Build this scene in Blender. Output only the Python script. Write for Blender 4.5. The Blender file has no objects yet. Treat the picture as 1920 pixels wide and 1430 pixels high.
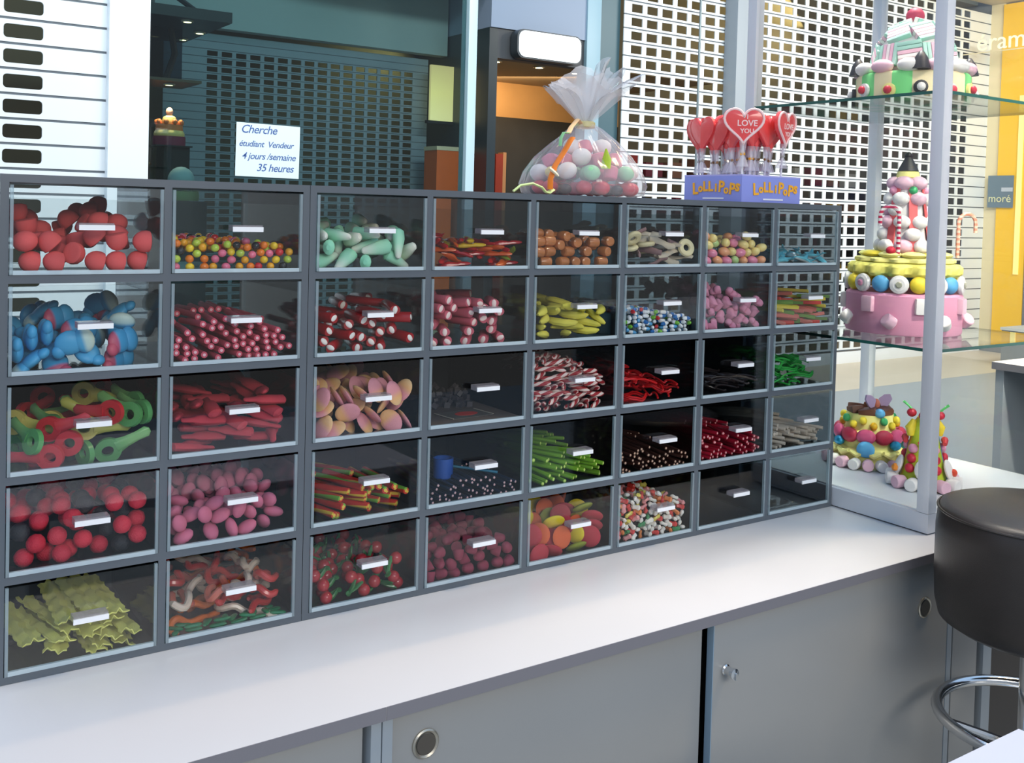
import bpy, bmesh, math, random
import numpy as np
from mathutils import Vector, Matrix, Euler
R = math.radians
random.seed(7); rng = np.random.default_rng(11)
S = bpy.context.scene
COL = S.collection

# ------------------------------------------------------------------ camera, world, lights, exposure
def lin(r, g, b):
    f = lambda v: v/12.92 if v <= .04045 else ((v+.055)/1.055)**2.4
    return (f(r/255), f(g/255), f(b/255))
EYE = Vector((-.2466, -1.7696, 1.6269))
YAW, PITCH, ROLL, FPX = .5993, .0290, -.0269, 1918.8
fw = Vector((math.sin(YAW)*math.cos(PITCH), math.cos(YAW)*math.cos(PITCH), -math.sin(PITCH)))
rt = Vector((math.cos(YAW), -math.sin(YAW), 0)); dn = fw.cross(rt)
rt2 = rt*math.cos(ROLL) + dn*math.sin(ROLL); dn2 = dn*math.cos(ROLL) - rt*math.sin(ROLL)
cd = bpy.data.cameras.new('camera'); cam = bpy.data.objects.new('camera', cd); COL.objects.link(cam)
m3 = Matrix((rt2, -dn2, -fw)).transposed()
cam.matrix_world = Matrix.Translation(EYE) @ m3.to_4x4()
cd.sensor_fit = 'HORIZONTAL'; cd.sensor_width = 36; cd.lens = FPX*36/1920
cd.shift_y = -265.7/1920; cd.clip_start = .05; cd.clip_end = 100
S.camera = cam

w = bpy.data.worlds.new('mall_sky'); S.world = w; w.use_nodes = True
nt = w.node_tree; bg = nt.nodes['Background']
tc = nt.nodes.new('ShaderNodeTexCoord'); sx = nt.nodes.new('ShaderNodeSeparateXYZ'); rp = nt.nodes.new('ShaderNodeValToRGB')
nt.links.new(tc.outputs['Generated'], sx.inputs[0])
mr = nt.nodes.new('ShaderNodeMapRange'); mr.inputs[1].default_value = -1; mr.inputs[2].default_value = 1
nt.links.new(sx.outputs[2], mr.inputs[0]); nt.links.new(mr.outputs[0], rp.inputs[0])
e = rp.color_ramp.elements
e[0].position = 0.35; e[0].color = (.22, .22, .22, 1)
e[1].position = 1.0; e[1].color = (.45, .71, 1.06, 1)
k_ = rp.color_ramp.elements.new(.55); k_.color = (.40, .42, .45, 1)
k_ = rp.color_ramp.elements.new(.72); k_.color = (.42, .60, .88, 1)
nt.links.new(rp.outputs[0], bg.inputs[0]); bg.inputs[1].default_value = 1.0

def area(name, loc, target, sx_, sy_, power, col, spread=180):
    d = bpy.data.lights.new(name, 'AREA'); d.shape = 'RECTANGLE'; d.size = sx_; d.size_y = sy_; d.energy = power; d.color = col
    d.spread = R(spread)
    o = bpy.data.objects.new(name, d); COL.objects.link(o); o.location = loc
    o.rotation_euler = (Vector(target)-Vector(loc)).to_track_quat('-Z', 'Y').to_euler()
    return o
L_STRIP = area('ceiling_strip_light', (2.2, .64, 4.3), (2.2, .64, 0), 9, .05, 46, (1, .70, .40))
L_WARM = area('ceiling_warm_light', (3.4, -1.2, 5.6), (2.6, -.3, .9), .8, .8, 105, (1, .76, .46))
L_FRONT = area('added_front_fill', (.4, -4.8, 3.1), (.9, 0, 1.2), 3.2, 1.0, 98, (1, .93, .83))  # unseen fill added in front of the rack to lift the drawers
L_FACADE = area('added_facade_fill', (2.8, 1.0, 5.0), (3.2, 5.6, 2.0), 7, .5, 165, (.82, .97, 1), 150)  # unseen fill added so the shutters come out bright
L_FACADE2 = area('added_facade_fill', (8.6, 1.6, 4.2), (10.4, 5.6, 2.2), 3.5, .6, 200, (1, .95, .84), 150)  # second added fill, for the far shutter
L_CASE = area('added_case_fill', (2.7, .45, 4.3), (2.34, .03, 1.2), .6, .6, 13, (1, .97, .92), 60)  # fill added above the case to lift the cakes, not its own lamp
L_SPOT = area('added_cake_fill', (1.7, -3.0, 4.9), (2.60, -.05, 1.45), .3, .3, 3.2, (1, .92, .80), 15)  # unseen narrow fill added to brighten the near faces of the cakes
L_SHOP = area('shop_light', (5.6, 6.6, 2.9), (6.2, 7.2, 2.3), 1.2, .2, 12, (1, .74, .46))
L_SHOES = area('shoe_shop_light', (10.6, 7.4, 4.2), (9.9, 8.4, 3.6), 2.6, .4, 26, (1, .82, .40))
L_STORE = area('dark_store_light', (3.2, 4.7, 4.4), (3.2, 6.4, 2.0), 2, .2, 10, (.95, .97, 1))
L_NICHE = area('cake_downlight', (1.69, 5.16, 2.38), (1.715, 5.2, 2.0), .06, .06, 2.2, (1, .80, .50), 100)
L_GLOW = area('dark_store_glow', (4.1, 6.6, 3.05), (3.9, 6.9, 2.6), .6, .1, 5, (1, .78, .35))
S.view_settings.view_transform = 'Standard'; S.view_settings.look = 'None'
S.view_settings.exposure = 0.03; S.view_settings.gamma = 1.0; S.view_settings.use_curve_mapping = False
S.render.engine = 'CYCLES'
S.cycles.transparent_max_bounces = 40; S.cycles.max_bounces = 8; S.cycles.diffuse_bounces = 3; S.cycles.glossy_bounces = 4
S.cycles.caustics_reflective = False; S.cycles.caustics_refractive = False

# ------------------------------------------------------------------ materials
MATS = {}
def mat(name, rgb, rough=.5, metal=0, noise=0, nscale=30, bump=0, bscale=200, spec=.5, vary=0, sss=0, coat=0, emit=0, emitcol=None, trans=0):
    if name in MATS: return MATS[name]
    m = bpy.data.materials.new(name); m.use_nodes = True; n = m.node_tree; b = n.nodes['Principled BSDF']
    col = lin(*rgb)
    b.inputs['Base Color'].default_value = (*col, 1); b.inputs['Roughness'].default_value = rough
    b.inputs['Metallic'].default_value = metal; b.inputs['Specular IOR Level'].default_value = spec
    b.inputs['Coat Weight'].default_value = coat; b.inputs['Transmission Weight'].default_value = trans
    if sss:
        b.inputs['Subsurface Weight'].default_value = sss; b.inputs['Subsurface Radius'].default_value = (.01, .006, .004); b.inputs['Subsurface Scale'].default_value = .6
    if emit:
        b.inputs['Emission Color'].default_value = (*lin(*(emitcol or rgb)), 1); b.inputs['Emission Strength'].default_value = emit
    src = None
    if noise or bump:
        t = n.nodes.new('ShaderNodeTexCoord')
    if noise:
        x = n.nodes.new('ShaderNodeTexNoise'); x.inputs['Scale'].default_value = nscale; x.inputs['Detail'].default_value = 3
        n.links.new(t.outputs['Object'], x.inputs['Vector'])
        mx = n.nodes.new('ShaderNodeMix'); mx.data_type = 'RGBA'; mx.inputs[6].default_value = (*[c*(1-noise) for c in col], 1)
        mx.inputs[7].default_value = (*[min(1, c*(1+noise)) for c in col], 1)
        n.links.new(x.outputs['Fac'], mx.inputs[0]); src = mx.outputs[2]
    if vary:
        oi = n.nodes.new('ShaderNodeObjectInfo'); hs = n.nodes.new('ShaderNodeHueSaturation')
        ma = n.nodes.new('ShaderNodeMapRange'); ma.inputs[3].default_value = 1-vary; ma.inputs[4].default_value = 1+vary
        n.links.new(oi.outputs['Random'], ma.inputs[0]); n.links.new(ma.outputs[0], hs.inputs['Value'])
        if src: n.links.new(src, hs.inputs['Color'])
        else: hs.inputs['Color'].default_value = (*col, 1)
        src = hs.outputs[0]
    if src: n.links.new(src, b.inputs['Base Color'])
    if bump:
        x2 = n.nodes.new('ShaderNodeTexNoise'); x2.inputs['Scale'].default_value = bscale; x2.inputs['Detail'].default_value = 2
        n.links.new(t.outputs['Object'], x2.inputs['Vector'])
        bp = n.nodes.new('ShaderNodeBump'); bp.inputs['Strength'].default_value = bump; bp.inputs['Distance'].default_value = .002
        n.links.new(x2.outputs['Fac'], bp.inputs['Height']); n.links.new(bp.outputs[0], b.inputs['Normal'])
    MATS[name] = m; return m
def glass(name, tint=(1, 1, 1), ior=1.45, body=0, bodycol=(255, 255, 255), rough=.0):
    if name in MATS: return MATS[name]
    m = bpy.data.materials.new(name); m.use_nodes = True; n = m.node_tree; n.nodes.clear()
    o = n.nodes.new('ShaderNodeOutputMaterial'); t = n.nodes.new('ShaderNodeBsdfTransparent'); t.inputs[0].default_value = (*tint, 1)
    g = n.nodes.new('ShaderNodeBsdfGlossy'); g.inputs['Roughness'].default_value = rough
    lw = n.nodes.new('ShaderNodeLayerWeight'); lw.inputs[0].default_value = .5      # Schlick reflectance, the same from both sides of a sheet
    pw = n.nodes.new('ShaderNodeMath'); pw.operation = 'POWER'; pw.inputs[1].default_value = 5; n.links.new(lw.outputs['Facing'], pw.inputs[0])
    f0 = ((ior-1)/(ior+1))**2; f = n.nodes.new('ShaderNodeMath'); f.operation = 'MULTIPLY_ADD'; f.inputs[1].default_value = 1-f0; f.inputs[2].default_value = f0
    n.links.new(pw.outputs[0], f.inputs[0])
    mx = n.nodes.new('ShaderNodeMixShader'); n.links.new(f.outputs[0], mx.inputs[0])
    base = t.outputs[0]
    if body:
        d = n.nodes.new('ShaderNodeBsdfDiffuse'); d.inputs[0].default_value = (*lin(*bodycol), 1)
        m2 = n.nodes.new('ShaderNodeMixShader'); m2.inputs[0].default_value = body
        n.links.new(t.outputs[0], m2.inputs[1]); n.links.new(d.outputs[0], m2.inputs[2]); base = m2.outputs[0]
    n.links.new(base, mx.inputs[1]); n.links.new(g.outputs[0], mx.inputs[2]); n.links.new(mx.outputs[0], o.inputs[0])
    MATS[name] = m; return m
def banded(name, stops, axis='Y', scale=1.0, offset=0.0, rough=.6, bump=0, twist=0, const=True, vary=0, repeat=True):
    """colour bands along an object axis; twist adds a turn so that the bands wind round the Y axis"""
    if name in MATS: return MATS[name]
    m = bpy.data.materials.new(name); m.use_nodes = True; n = m.node_tree; b = n.nodes['Principled BSDF']; b.inputs['Roughness'].default_value = rough
    t = n.nodes.new('ShaderNodeTexCoord'); s = n.nodes.new('ShaderNodeSeparateXYZ'); n.links.new(t.outputs['Object'], s.inputs[0])
    mul = n.nodes.new('ShaderNodeMath'); mul.operation = 'MULTIPLY_ADD'; mul.inputs[1].default_value = scale; mul.inputs[2].default_value = offset
    if axis == 'A':
        at = n.nodes.new('ShaderNodeMath'); at.operation = 'ARCTAN2'; n.links.new(s.outputs[0], at.inputs[0]); n.links.new(s.outputs[2], at.inputs[1])
        ad = n.nodes.new('ShaderNodeMath'); ad.operation = 'MULTIPLY_ADD'; ad.inputs[1].default_value = twist
        n.links.new(s.outputs[1], ad.inputs[0]); n.links.new(at.outputs[0], ad.inputs[2]); n.links.new(ad.outputs[0], mul.inputs[0])
    elif axis == 'Z2':   # angle round the vertical
        at = n.nodes.new('ShaderNodeMath'); at.operation = 'ARCTAN2'; n.links.new(s.outputs[0], at.inputs[0]); n.links.new(s.outputs[1], at.inputs[1])
        n.links.new(at.outputs[0], mul.inputs[0])
    else:
        n.links.new(s.outputs['XYZ'.index(axis)], mul.inputs[0])
    src = mul.outputs[0]
    if repeat:
        fr = n.nodes.new('ShaderNodeMath'); fr.operation = 'FRACT'; n.links.new(src, fr.inputs[0]); src = fr.outputs[0]
    r = n.nodes.new('ShaderNodeValToRGB'); r.color_ramp.interpolation = 'CONSTANT' if const else 'LINEAR'
    el = r.color_ramp.elements
    while len(el) < len(stops): el.new(.5)
    for q, (p, c) in zip(list(el), sorted(stops)): pass
    for i, (p, c) in enumerate(sorted(stops)):
        el[i].position = p; el[i].color = (*lin(*c), 1)
    n.links.new(src, r.inputs[0]); out = r.outputs[0]
    if vary:
        oi = n.nodes.new('ShaderNodeObjectInfo'); hs = n.nodes.new('ShaderNodeHueSaturation'); ma = n.nodes.new('ShaderNodeMapRange')
        ma.inputs[3].default_value = 1-vary; ma.inputs[4].default_value = 1+vary
        n.links.new(oi.outputs['Random'], ma.inputs[0]); n.links.new(ma.outputs[0], hs.inputs['Value']); n.links.new(out, hs.inputs['Color']); out = hs.outputs[0]
    n.links.new(out, b.inputs['Base Color'])
    if bump:
        x2 = n.nodes.new('ShaderNodeTexNoise'); x2.inputs['Scale'].default_value = 600
        n.links.new(t.outputs['Object'], x2.inputs['Vector']); bp = n.nodes.new('ShaderNodeBump'); bp.inputs['Strength'].default_value = bump; bp.inputs['Distance'].default_value = .002
        n.links.new(x2.outputs['Fac'], bp.inputs['Height']); n.links.new(bp.outputs[0], b.inputs['Normal'])
    MATS[name] = m; return m

ACRYL = glass('clear_acrylic', (.96, .975, .975), 1.46)
ACRYL_SIDE = glass('clear_acrylic_side', (.90, .92, .92), 1.15)
EDGE = glass('acrylic_edge', (.85, .92, .94), 1.5, .34, (196, 214, 222), .12); RIM = glass('acrylic_rim_sky_glint', (.85, .92, .94), 1.6, .60, (216, 234, 242), .1)  # bottom rim paler than the sides: sky reflection put into its colour
GLASS = glass('display_glass', (.975, .985, .98), 1.35)
GLASS_EDGE = mat('glass_edge_green', (40, 92, 84), .2)
SMOKED = glass('smoked_acrylic', (.45, .48, .51), 1.4); BACKPANE = glass('clear_back_pane', (.93, .95, .95), 1.3)
STOREGLASS = glass('store_glass', (.60, .73, .74), 1.45)
FRAME = mat('rack_edge_grey', (90, 98, 106), .35, noise=.05, nscale=12)
RACK_IN = mat('rack_inner_anthracite', (46, 48, 51), .5)
TOPM = mat('rack_top_grey', (150, 147, 150), .35)
WORKTOP = mat('worktop_white_laminate', (226, 224, 224), .28, noise=.02, nscale=5)
BAND = mat('worktop_edge_grey', (128, 126, 132), .45)
CAB = mat('cabinet_grey_laminate', (156, 156, 154), .28, noise=.03, nscale=4)
CAB_L = mat('cabinet_stile_grey', (156, 164, 170), .4)
DARKGAP = mat('dark_gap', (22, 22, 24), .7)
ALU = mat('brushed_aluminium', (212, 216, 222), .38, .2, noise=.03, nscale=8)
STEEL = mat('chrome_steel', (225, 225, 225), .12, 1)
STEEL_B = mat('brushed_nickel', (196, 188, 172), .3, .8)
WHITE = mat('white_lacquer', (238, 240, 242), .35)
SHUT = mat('shutter_white_paint', (236, 240, 242), .4)
LEATHER = mat('black_leather', (50, 44, 40), .36, bump=.15, bscale=500, noise=.15, nscale=20)
TUBE = glass('handle_clear', (.9, .92, .93), 1.6, .40, (176, 170, 176), .06)
HANDLE_F = mat('handle_front_glint', (246, 249, 252), .2, coat=.6)  # white paints the light caught by the clear handle's front edge

# ------------------------------------------------------------------ mesh builder
class MB:
    def __init__(s): s.v = []; s.f = []; s.m = []
    def add(s, vs, fs, mi=0, M=None):
        o = len(s.v)
        for p in vs:
            p = Vector(p)
            s.v.append(tuple(M @ p) if M is not None else tuple(p))
        for f in fs: s.f.append(tuple(i+o for i in f)); s.m.append(mi)
        return s
    def box(s, c, d, mi=0, M=None, sides=None):
        x, y, z = c; a, b, h = d[0]/2, d[1]/2, d[2]/2
        vs = [(x+i*a, y+j*b, z+k*h) for k in (-1, 1) for j in (-1, 1) for i in (-1, 1)]
        fs = [(0, 2, 3, 1), (4, 5, 7, 6), (0, 1, 5, 4), (2, 6, 7, 3), (0, 4, 6, 2), (1, 3, 7, 5)]   # bottom top front back left right
        if sides:
            o = len(s.v); s.v += vs
            for f, q in zip(fs, sides): s.f.append(tuple(i+o for i in f)); s.m.append(q)
            return s
        return s.add(vs, fs, mi, M)
    def span(s, x0, x1, y0, y1, z0, z1, mi=0, sides=None):
        return s.box(((x0+x1)/2, (y0+y1)/2, (z0+z1)/2), (x1-x0, y1-y0, z1-z0), mi, None, sides)
    def ell(s, c=(0, 0, 0), r=(1, 1, 1), seg=12, rings=8, mi=0, M=None, fn=None):
        vs = [(c[0], c[1], c[2]-r[2])]
        for i in range(1, rings):
            t = math.pi*i/rings
            for j in range(seg):
                a = 2*math.pi*j/seg
                vs.append((c[0]+r[0]*math.sin(t)*math.cos(a), c[1]+r[1]*math.sin(t)*math.sin(a), c[2]-r[2]*math.cos(t)))
        vs.append((c[0], c[1], c[2]+r[2]))
        if fn: vs = [fn(p) for p in vs]
        fs = [(0, 1+(j+1) % seg, 1+j) for j in range(seg)]
        for i in range(rings-2):
            for j in range(seg):
                a = 1+i*seg+j; b = 1+i*seg+(j+1) % seg; fs.append((a, b, b+seg, a+seg))
        l = len(vs)-1; o = 1+(rings-2)*seg
        fs += [(o+j, o+(j+1) % seg, l) for j in range(seg)]
        return s.add(vs, fs, mi, M)
    def lathe(s, prof, seg=24, mi=0, M=None, mis=None):
        vs = []; fs = []
        for r, z in prof:
            for j in range(seg):
                a = 2*math.pi*j/seg; vs.append((r*math.cos(a), r*math.sin(a), z))
        o = len(s.v)
        for i in range(len(prof)-1):
            for j in range(seg):
                a = i*seg+j; b = i*seg+(j+1) % seg; fs.append((a, b, b+seg, a+seg))
        s.add(vs, fs, mi, M)
        if mis:
            n = len(fs)
            for i in range(n): s.m[len(s.m)-n+i] = mis[i//seg]
        s.add([vs[j] for j in range(seg)], [tuple(range(seg))[::-1]], mis[0] if mis else mi, M)
        s.add(vs[-seg:], [tuple(range(seg))], mis[-1] if mis else mi, M)
        return s
    def tube(s, pts, r, seg=8, mi=0, M=None, flat=1.0, capmi=None, closed=False):
        pts = [Vector(p) for p in pts]; n = len(pts); vs = []; fs = []
        up = Vector((0, 0, 1)); prev = None
        for i, p in enumerate(pts):
            if closed: d = pts[(i+1) % n]-pts[i-1]
            else: d = pts[min(i+1, n-1)]-pts[max(i-1, 0)]
            d.normalize()
            if prev is None:
                a = up if abs(d.z) < .9 else Vector((1, 0, 0)); u = d.cross(a).normalized()
            else:
                u = (prev-d*prev.dot(d)).normalized()
            prev = u; v = d.cross(u)
            rr = r[i] if isinstance(r, (list, tuple)) else r
            for j in range(seg):
                an = 2*math.pi*j/seg; vs.append(p+u*math.cos(an)*rr+v*math.sin(an)*rr*flat)
        for i in range(n if closed else n-1):
            for j in range(seg):
                a = i*seg+j; b = i*seg+(j+1) % seg; q = ((i+1) % n)*seg
                fs.append((a, b, q+(j+1) % seg, q+j))
        s.add(vs, fs, mi, M)
        if not closed:
            s.add(vs[:seg], [tuple(range(seg))[::-1]], mi if capmi is None else capmi, M)
            s.add(vs[-seg:], [tuple(range(seg))], mi if capmi is None else capmi, M)
        return s
    def prism(s, poly, z0, z1, mi=0, M=None, inset=0):
        n = len(poly)
        if inset:
            cx = sum(p[0] for p in poly)/n; cy = sum(p[1] for p in poly)/n
            q = [(cx+(p[0]-cx)*inset, cy+(p[1]-cy)*inset) for p in poly]; d = (z1-z0)*.25
            lay = [(q, z0), (poly, z0+d), (poly, z1-d), (q, z1)]
        else: lay = [(poly, z0), (poly, z1)]
        vs = [(x, y, z) for pl, z in lay for x, y in pl]; fs = []
        for k in range(len(lay)-1):
            for i in range(n): fs.append((k*n+i, k*n+(i+1) % n, (k+1)*n+(i+1) % n, (k+1)*n+i))
        fs.append(tuple(range(n))[::-1]); fs.append(tuple(range((len(lay)-1)*n, len(lay)*n)))
        return s.add(vs, fs, mi, M)
    def mesh(s, name, mats, smooth=True, bevel=0, angle=40):
        me = bpy.data.meshes.new(name); me.from_pydata(s.v, [], s.f)
        for q in (mats if isinstance(mats, (list, tuple)) else [mats]): me.materials.append(q)
        me.polygons.foreach_set('material_index', s.m)
        if bevel:
            b = bmesh.new(); b.from_mesh(me); bmesh.ops.remove_doubles(b, verts=b.verts, dist=1e-6)
            ed = [e for e in b.edges if len(e.link_faces) == 2 and e.calc_face_angle(0) > R(35)]
            bmesh.ops.bevel(b, geom=ed, offset=bevel, segments=2, affect='EDGES', profile=.7); b.to_mesh(me); b.free()
        me.update()
        if smooth:
            me.polygons.foreach_set('use_smooth', [True]*len(me.polygons)); me.set_sharp_from_angle(angle=R(angle))
        return me
    def build(s, name, mats, parent=None, loc=(0, 0, 0), rot=(0, 0, 0), **k):
        return link(name, s.mesh(name, mats, **k), parent, loc, rot)
def link(name, me, parent=None, loc=(0, 0, 0), rot=(0, 0, 0)):
    o = bpy.data.objects.new(name, me); COL.objects.link(o); o.parent = parent; o.location = loc; o.rotation_euler = rot
    return o
def tag(o, label=None, cat=None, group=None, kind=None):
    if label: o['label'] = label
    if cat: o['category'] = cat
    if group: o['group'] = group
    if kind: o['kind'] = kind
    return o
def empty(name, loc=(0, 0, 0), rot=(0, 0, 0)):
    o = bpy.data.objects.new(name, None); COL.objects.link(o); o.location = loc; o.rotation_euler = rot; o.empty_display_size = .05
    return o
def text_mesh(name, s, size, mats, extrude=.001, shear=0, offset=0, spacing=1.0, align='CENTER'):
    c = bpy.data.curves.new(name, 'FONT'); c.body = s; c.size = size; c.extrude = extrude; c.shear = shear; c.offset = offset
    c.align_x = align; c.space_character = spacing; c.resolution_u = 3
    o = bpy.data.objects.new(name, c); COL.objects.link(o); bpy.context.view_layer.update()
    me = bpy.data.meshes.new_from_object(o.evaluated_get(bpy.context.evaluated_depsgraph_get())); me.name = name
    bpy.data.objects.remove(o); bpy.data.curves.remove(c); me.materials.clear(); me.materials.append(mats)
    return me
UPX = R(90)      # text standing up, read from -y

# ------------------------------------------------------------------ setting: floor, storefronts, shutters
FLOOR = banded('floor_stone', [(0, (156, 160, 162)), (1, (168, 171, 172))], 'X', .8, 0, .35, const=False)
BEIGE = mat('floor_beige_stone', (205, 192, 170), .4, noise=.06, nscale=3)
tag(MB().span(-6, 16, -6, 4.42, -.05, 0).build('floor', mat('floor_grey_stone', (158, 163, 165), .35, noise=.07, nscale=2)), kind='structure')
tag(MB().span(-6, 16, 4.42, 9.5, -.05, 0.001).build('floor_border', BEIGE), kind='structure')
def shutter(name, x0, x1, z0, z1, y, px, pz, hw, hh, hx0, hx1, label, rows_from=None, matl=SHUT, rr=0):
    """roller shutter: slats with a dark groove between them and a row of punched windows in each slat"""
    b = MB(); n = int((z1-z0)/pz); t = .012; g = min(.014, pz*.1)
    for i in range(n):
        za = z0+i*pz; zb = za+pz
        b.span(x0, x1, y+.004, y+t, za, za+g, 1)
        za += g
        if rows_from is not None and za > rows_from:
            b.span(x0, x1, y, y+t, za, zb); continue
        zc0 = za+(zb-za-hh)/2; zc1 = zc0+hh
        b.span(x0, x1, y, y+t, za, zc0); b.span(x0, x1, y, y+t, zc1, zb)
        x = hx0; last = x0
        while x+hw < hx1:
            b.span(last, x, y, y+t, zc0, zc1); last = x+hw
            if rr:
                for sx_, xx in ((1, x), (-1, x+hw)):
                    for sz, zz in ((1, zc0), (-1, zc1)):
                        P = [(xx, zz)]+[(xx+sx_*rr*(1-math.sin(a)), zz+sz*rr*(1-math.cos(a))) for a in [math.pi/2*q/4 for q in range(5)]]
                        vs = [(p[0], yy, p[1]) for yy in (y, y+t) for p in P]; k = len(P)
                        fs = [tuple(range(k)), tuple(range(2*k-1, k-1, -1))]+[(q, (q+1) % k, k+(q+1) % k, k+q) for q in range(k)]
                        b.add(vs, fs)
            x += px
        b.span(last, x1, y, y+t, zc0, zc1)
    o = b.build(name, [matl, mat('shutter_groove', (96, 104, 112), .6)], smooth=False)
    return tag(o, label, 'roller shutter')
shutter('roller_shutter', -.9, 1.14, .0, 3.7, 4.42, .5, .1365, .2, .076, -.90, 1.0, 'white shutter with one column of wide slots beside the white pillar', rr=.02)
shutter('roller_shutter', 5.99, 12.03, .14, 4.36, 5.6, .1915, .1285, .137, .078, 6.08, 11.75, 'broad white perforated shutter behind the sweets bag and lollipops')
tag(MB().span(5.99, 12.03, 5.585, 5.63, -.0, .13).build('baseboard_back', WHITE, bevel=.004), kind='structure')
tag(MB().span(1.135, 1.362, 4.36, 4.75, 0, 4.4).build('trim_1', mat('pillar_white', (240, 246, 250), .4), bevel=.005), kind='structure')
tag(MB().span(3.53, 3.60, 4.36, 4.46, 0, 4.4).build('trim_2', mat('mullion_white', (205, 228, 234), .35, .1), bevel=.004), kind='structure')
tag(MB().span(1.362, 3.53, 4.40, 4.412, 0, 4.4).build('window_1', STOREGLASS, smooth=False), kind='structure')
tag(MB().span(5.54, 5.70, 5.58, 5.72, 0, 4.4).build('trim_3', mat('frame_pale_blue', (150, 182, 196), .4), bevel=.004), kind='structure')
tag(MB().span(5.70, 5.99, 5.66, 5.70, 0, 4.4).build('trim_4', mat('panel_teal', (74, 104, 114), .4)), kind='structure')
tag(MB().span(7.30, 7.62, 5.42, 5.59, 0, 4.4).build('trim_5', mat('pillar_grey', (150, 158, 166), .5), bevel=.005), kind='structure')
tag(MB().tube([(6.868, 5.5, 0), (6.868, 5.5, 4.4)], .011, 8).build('trim_8', mat('rod_grey', (120, 134, 140), .4, .4)), kind='structure')
# dim store behind the glass; its shutter models one reflected from opposite
TEAL = mat('store_wall_teal', (160, 172, 170), .6)
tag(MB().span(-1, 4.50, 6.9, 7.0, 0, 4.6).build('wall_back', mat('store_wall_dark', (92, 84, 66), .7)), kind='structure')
tag(MB().span(1.9, 4.50, 6.30, 6.42, 3.005, 4.6).build('wall_bulkhead', TEAL), kind='structure')
tag(MB().span(3.0, 4.50, 5.6, 6.30, 3.52, 4.6).build('ceiling_bulkhead', mat('bulkhead_brown', (120, 112, 92), .7)), kind='structure')
tag(MB().span(-1, 4.50, 4.46, 6.9, 4.55, 4.6).build('ceiling_store', mat('store_ceiling', (120, 130, 132), .7)), kind='structure')
shutter('roller_shutter', 2.0, 4.36, .0, 3.0, 6.4, .1185, .0632, .086, .040, 2.34, 4.30, 'reflection of a grey blue perforated shutter, modelled behind the dark glass with the paper note', rows_from=2.83, matl=mat('shutter_blue_grey', (132, 142, 150), .5))
# neighbouring shop with the lit sign
tag(MB().span(4.514, 5.54, 5.6, 7.2, 3.185, 4.5).build('wall_shop_header', mat('header_blue_grey', (142, 156, 178), .45)), kind='structure')
tag(MB().span(4.60, 5.54, 5.62, 5.72, 2.93, 3.185).build('wall_shop_fascia', mat('fascia_grey', (70, 72, 76), .5)), kind='structure')
tag(MB().span(4.514, 4.60, 5.62, 7.2, 0, 3.185).build('wall_shop_side', mat('shop_side_dark', (38, 50, 56), .35)), kind='structure')
tag(MB().span(4.60, 7.3, 7.2, 7.3, 2.60, 3.2).build('wall_shop_upper', mat('shop_wood_panel', (196, 150, 92), .5, noise=.18, nscale=3)), kind='structure')
tag(MB().span(4.60, 7.3, 7.2, 7.3, 0, 2.60).build('wall_shop_lower', mat('shop_wall_black', (52, 50, 46), .5, noise=.2, nscale=6)), kind='structure')
tag(MB().span(4.60, 7.3, 5.72, 7.2, 2.96, 2.98).build('ceiling_shop', mat('shop_ceiling', (150, 128, 96), .6)), kind='structure')
LAMP = mat('lamp_warm', (255, 236, 190), .4, emit=7, emitcol=(255, 225, 160))
SPOT_RIM = mat('spot_rim', (190, 180, 160), .3, .6)
def downlight(x, y, z, label, r=.045):
    t = empty('downlight', (x, y, z)); tag(t, label, 'ceiling light', 'recessed shop spotlights')
    MB().lathe([(r*.8, -.002), (r*1.25, -.006), (r*1.3, 0), (r*1.3, .004)], 16).build('rim', SPOT_RIM, t)
    MB().lathe([(r*.8, -.008), (r*.8, -.007), (r*.8, -.001)], 16, mis=[1, 0]).build('lens', [SPOT_RIM, LAMP], t)
for x, y, lb in ((4.80, 5.95, 'recessed warm spotlight just beside the lit white sign'), (5.30, 5.98, 'recessed warm spotlight directly under the lit white sign'), (5.78, 6.05, 'recessed warm spotlight above the ruffled cellophane of the sweets bag')):
    downlight(x, y, 2.955, lb)
# lit sign
t = empty('lit_sign', (5.07, 5.6, 3.06)); tag(t, 'white rounded lit sign hung under the blue grey shop header', 'sign')
def rrect(w_, h_, r_, n=6):
    P = []
    for cx, cy, a0 in ((w_/2-r_, h_/2-r_, 0), (-w_/2+r_, h_/2-r_, 90), (-w_/2+r_, -h_/2+r_, 180), (w_/2-r_, -h_/2+r_, 270)):
        for i in range(n+1): a = R(a0+90*i/n); P.append((cx+r_*math.cos(a), cy+r_*math.sin(a)))
    return P
MB().prism(rrect(.70, .25, .07), 0, .10).build('housing', mat('sign_housing', (60, 66, 72), .4), t, rot=(UPX, 0, 0), loc=(0, 0, 0))
MB().prism(rrect(.67, .225, .065), .10, .112, inset=.97).build('lit_face', mat('sign_face', (240, 246, 248), .3, emit=1.0), t, rot=(UPX, 0, 0))
for k, (w_, zz) in enumerate(((.46, .035), (.50, -.03))):
    MB().prism(rrect(w_, .035, .012), .113, .1135).build('faded_line', mat('sign_faded', (226, 222, 206), .5, emit=.7), t, rot=(UPX, 0, 0), loc=(.03, 0, zz))
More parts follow.
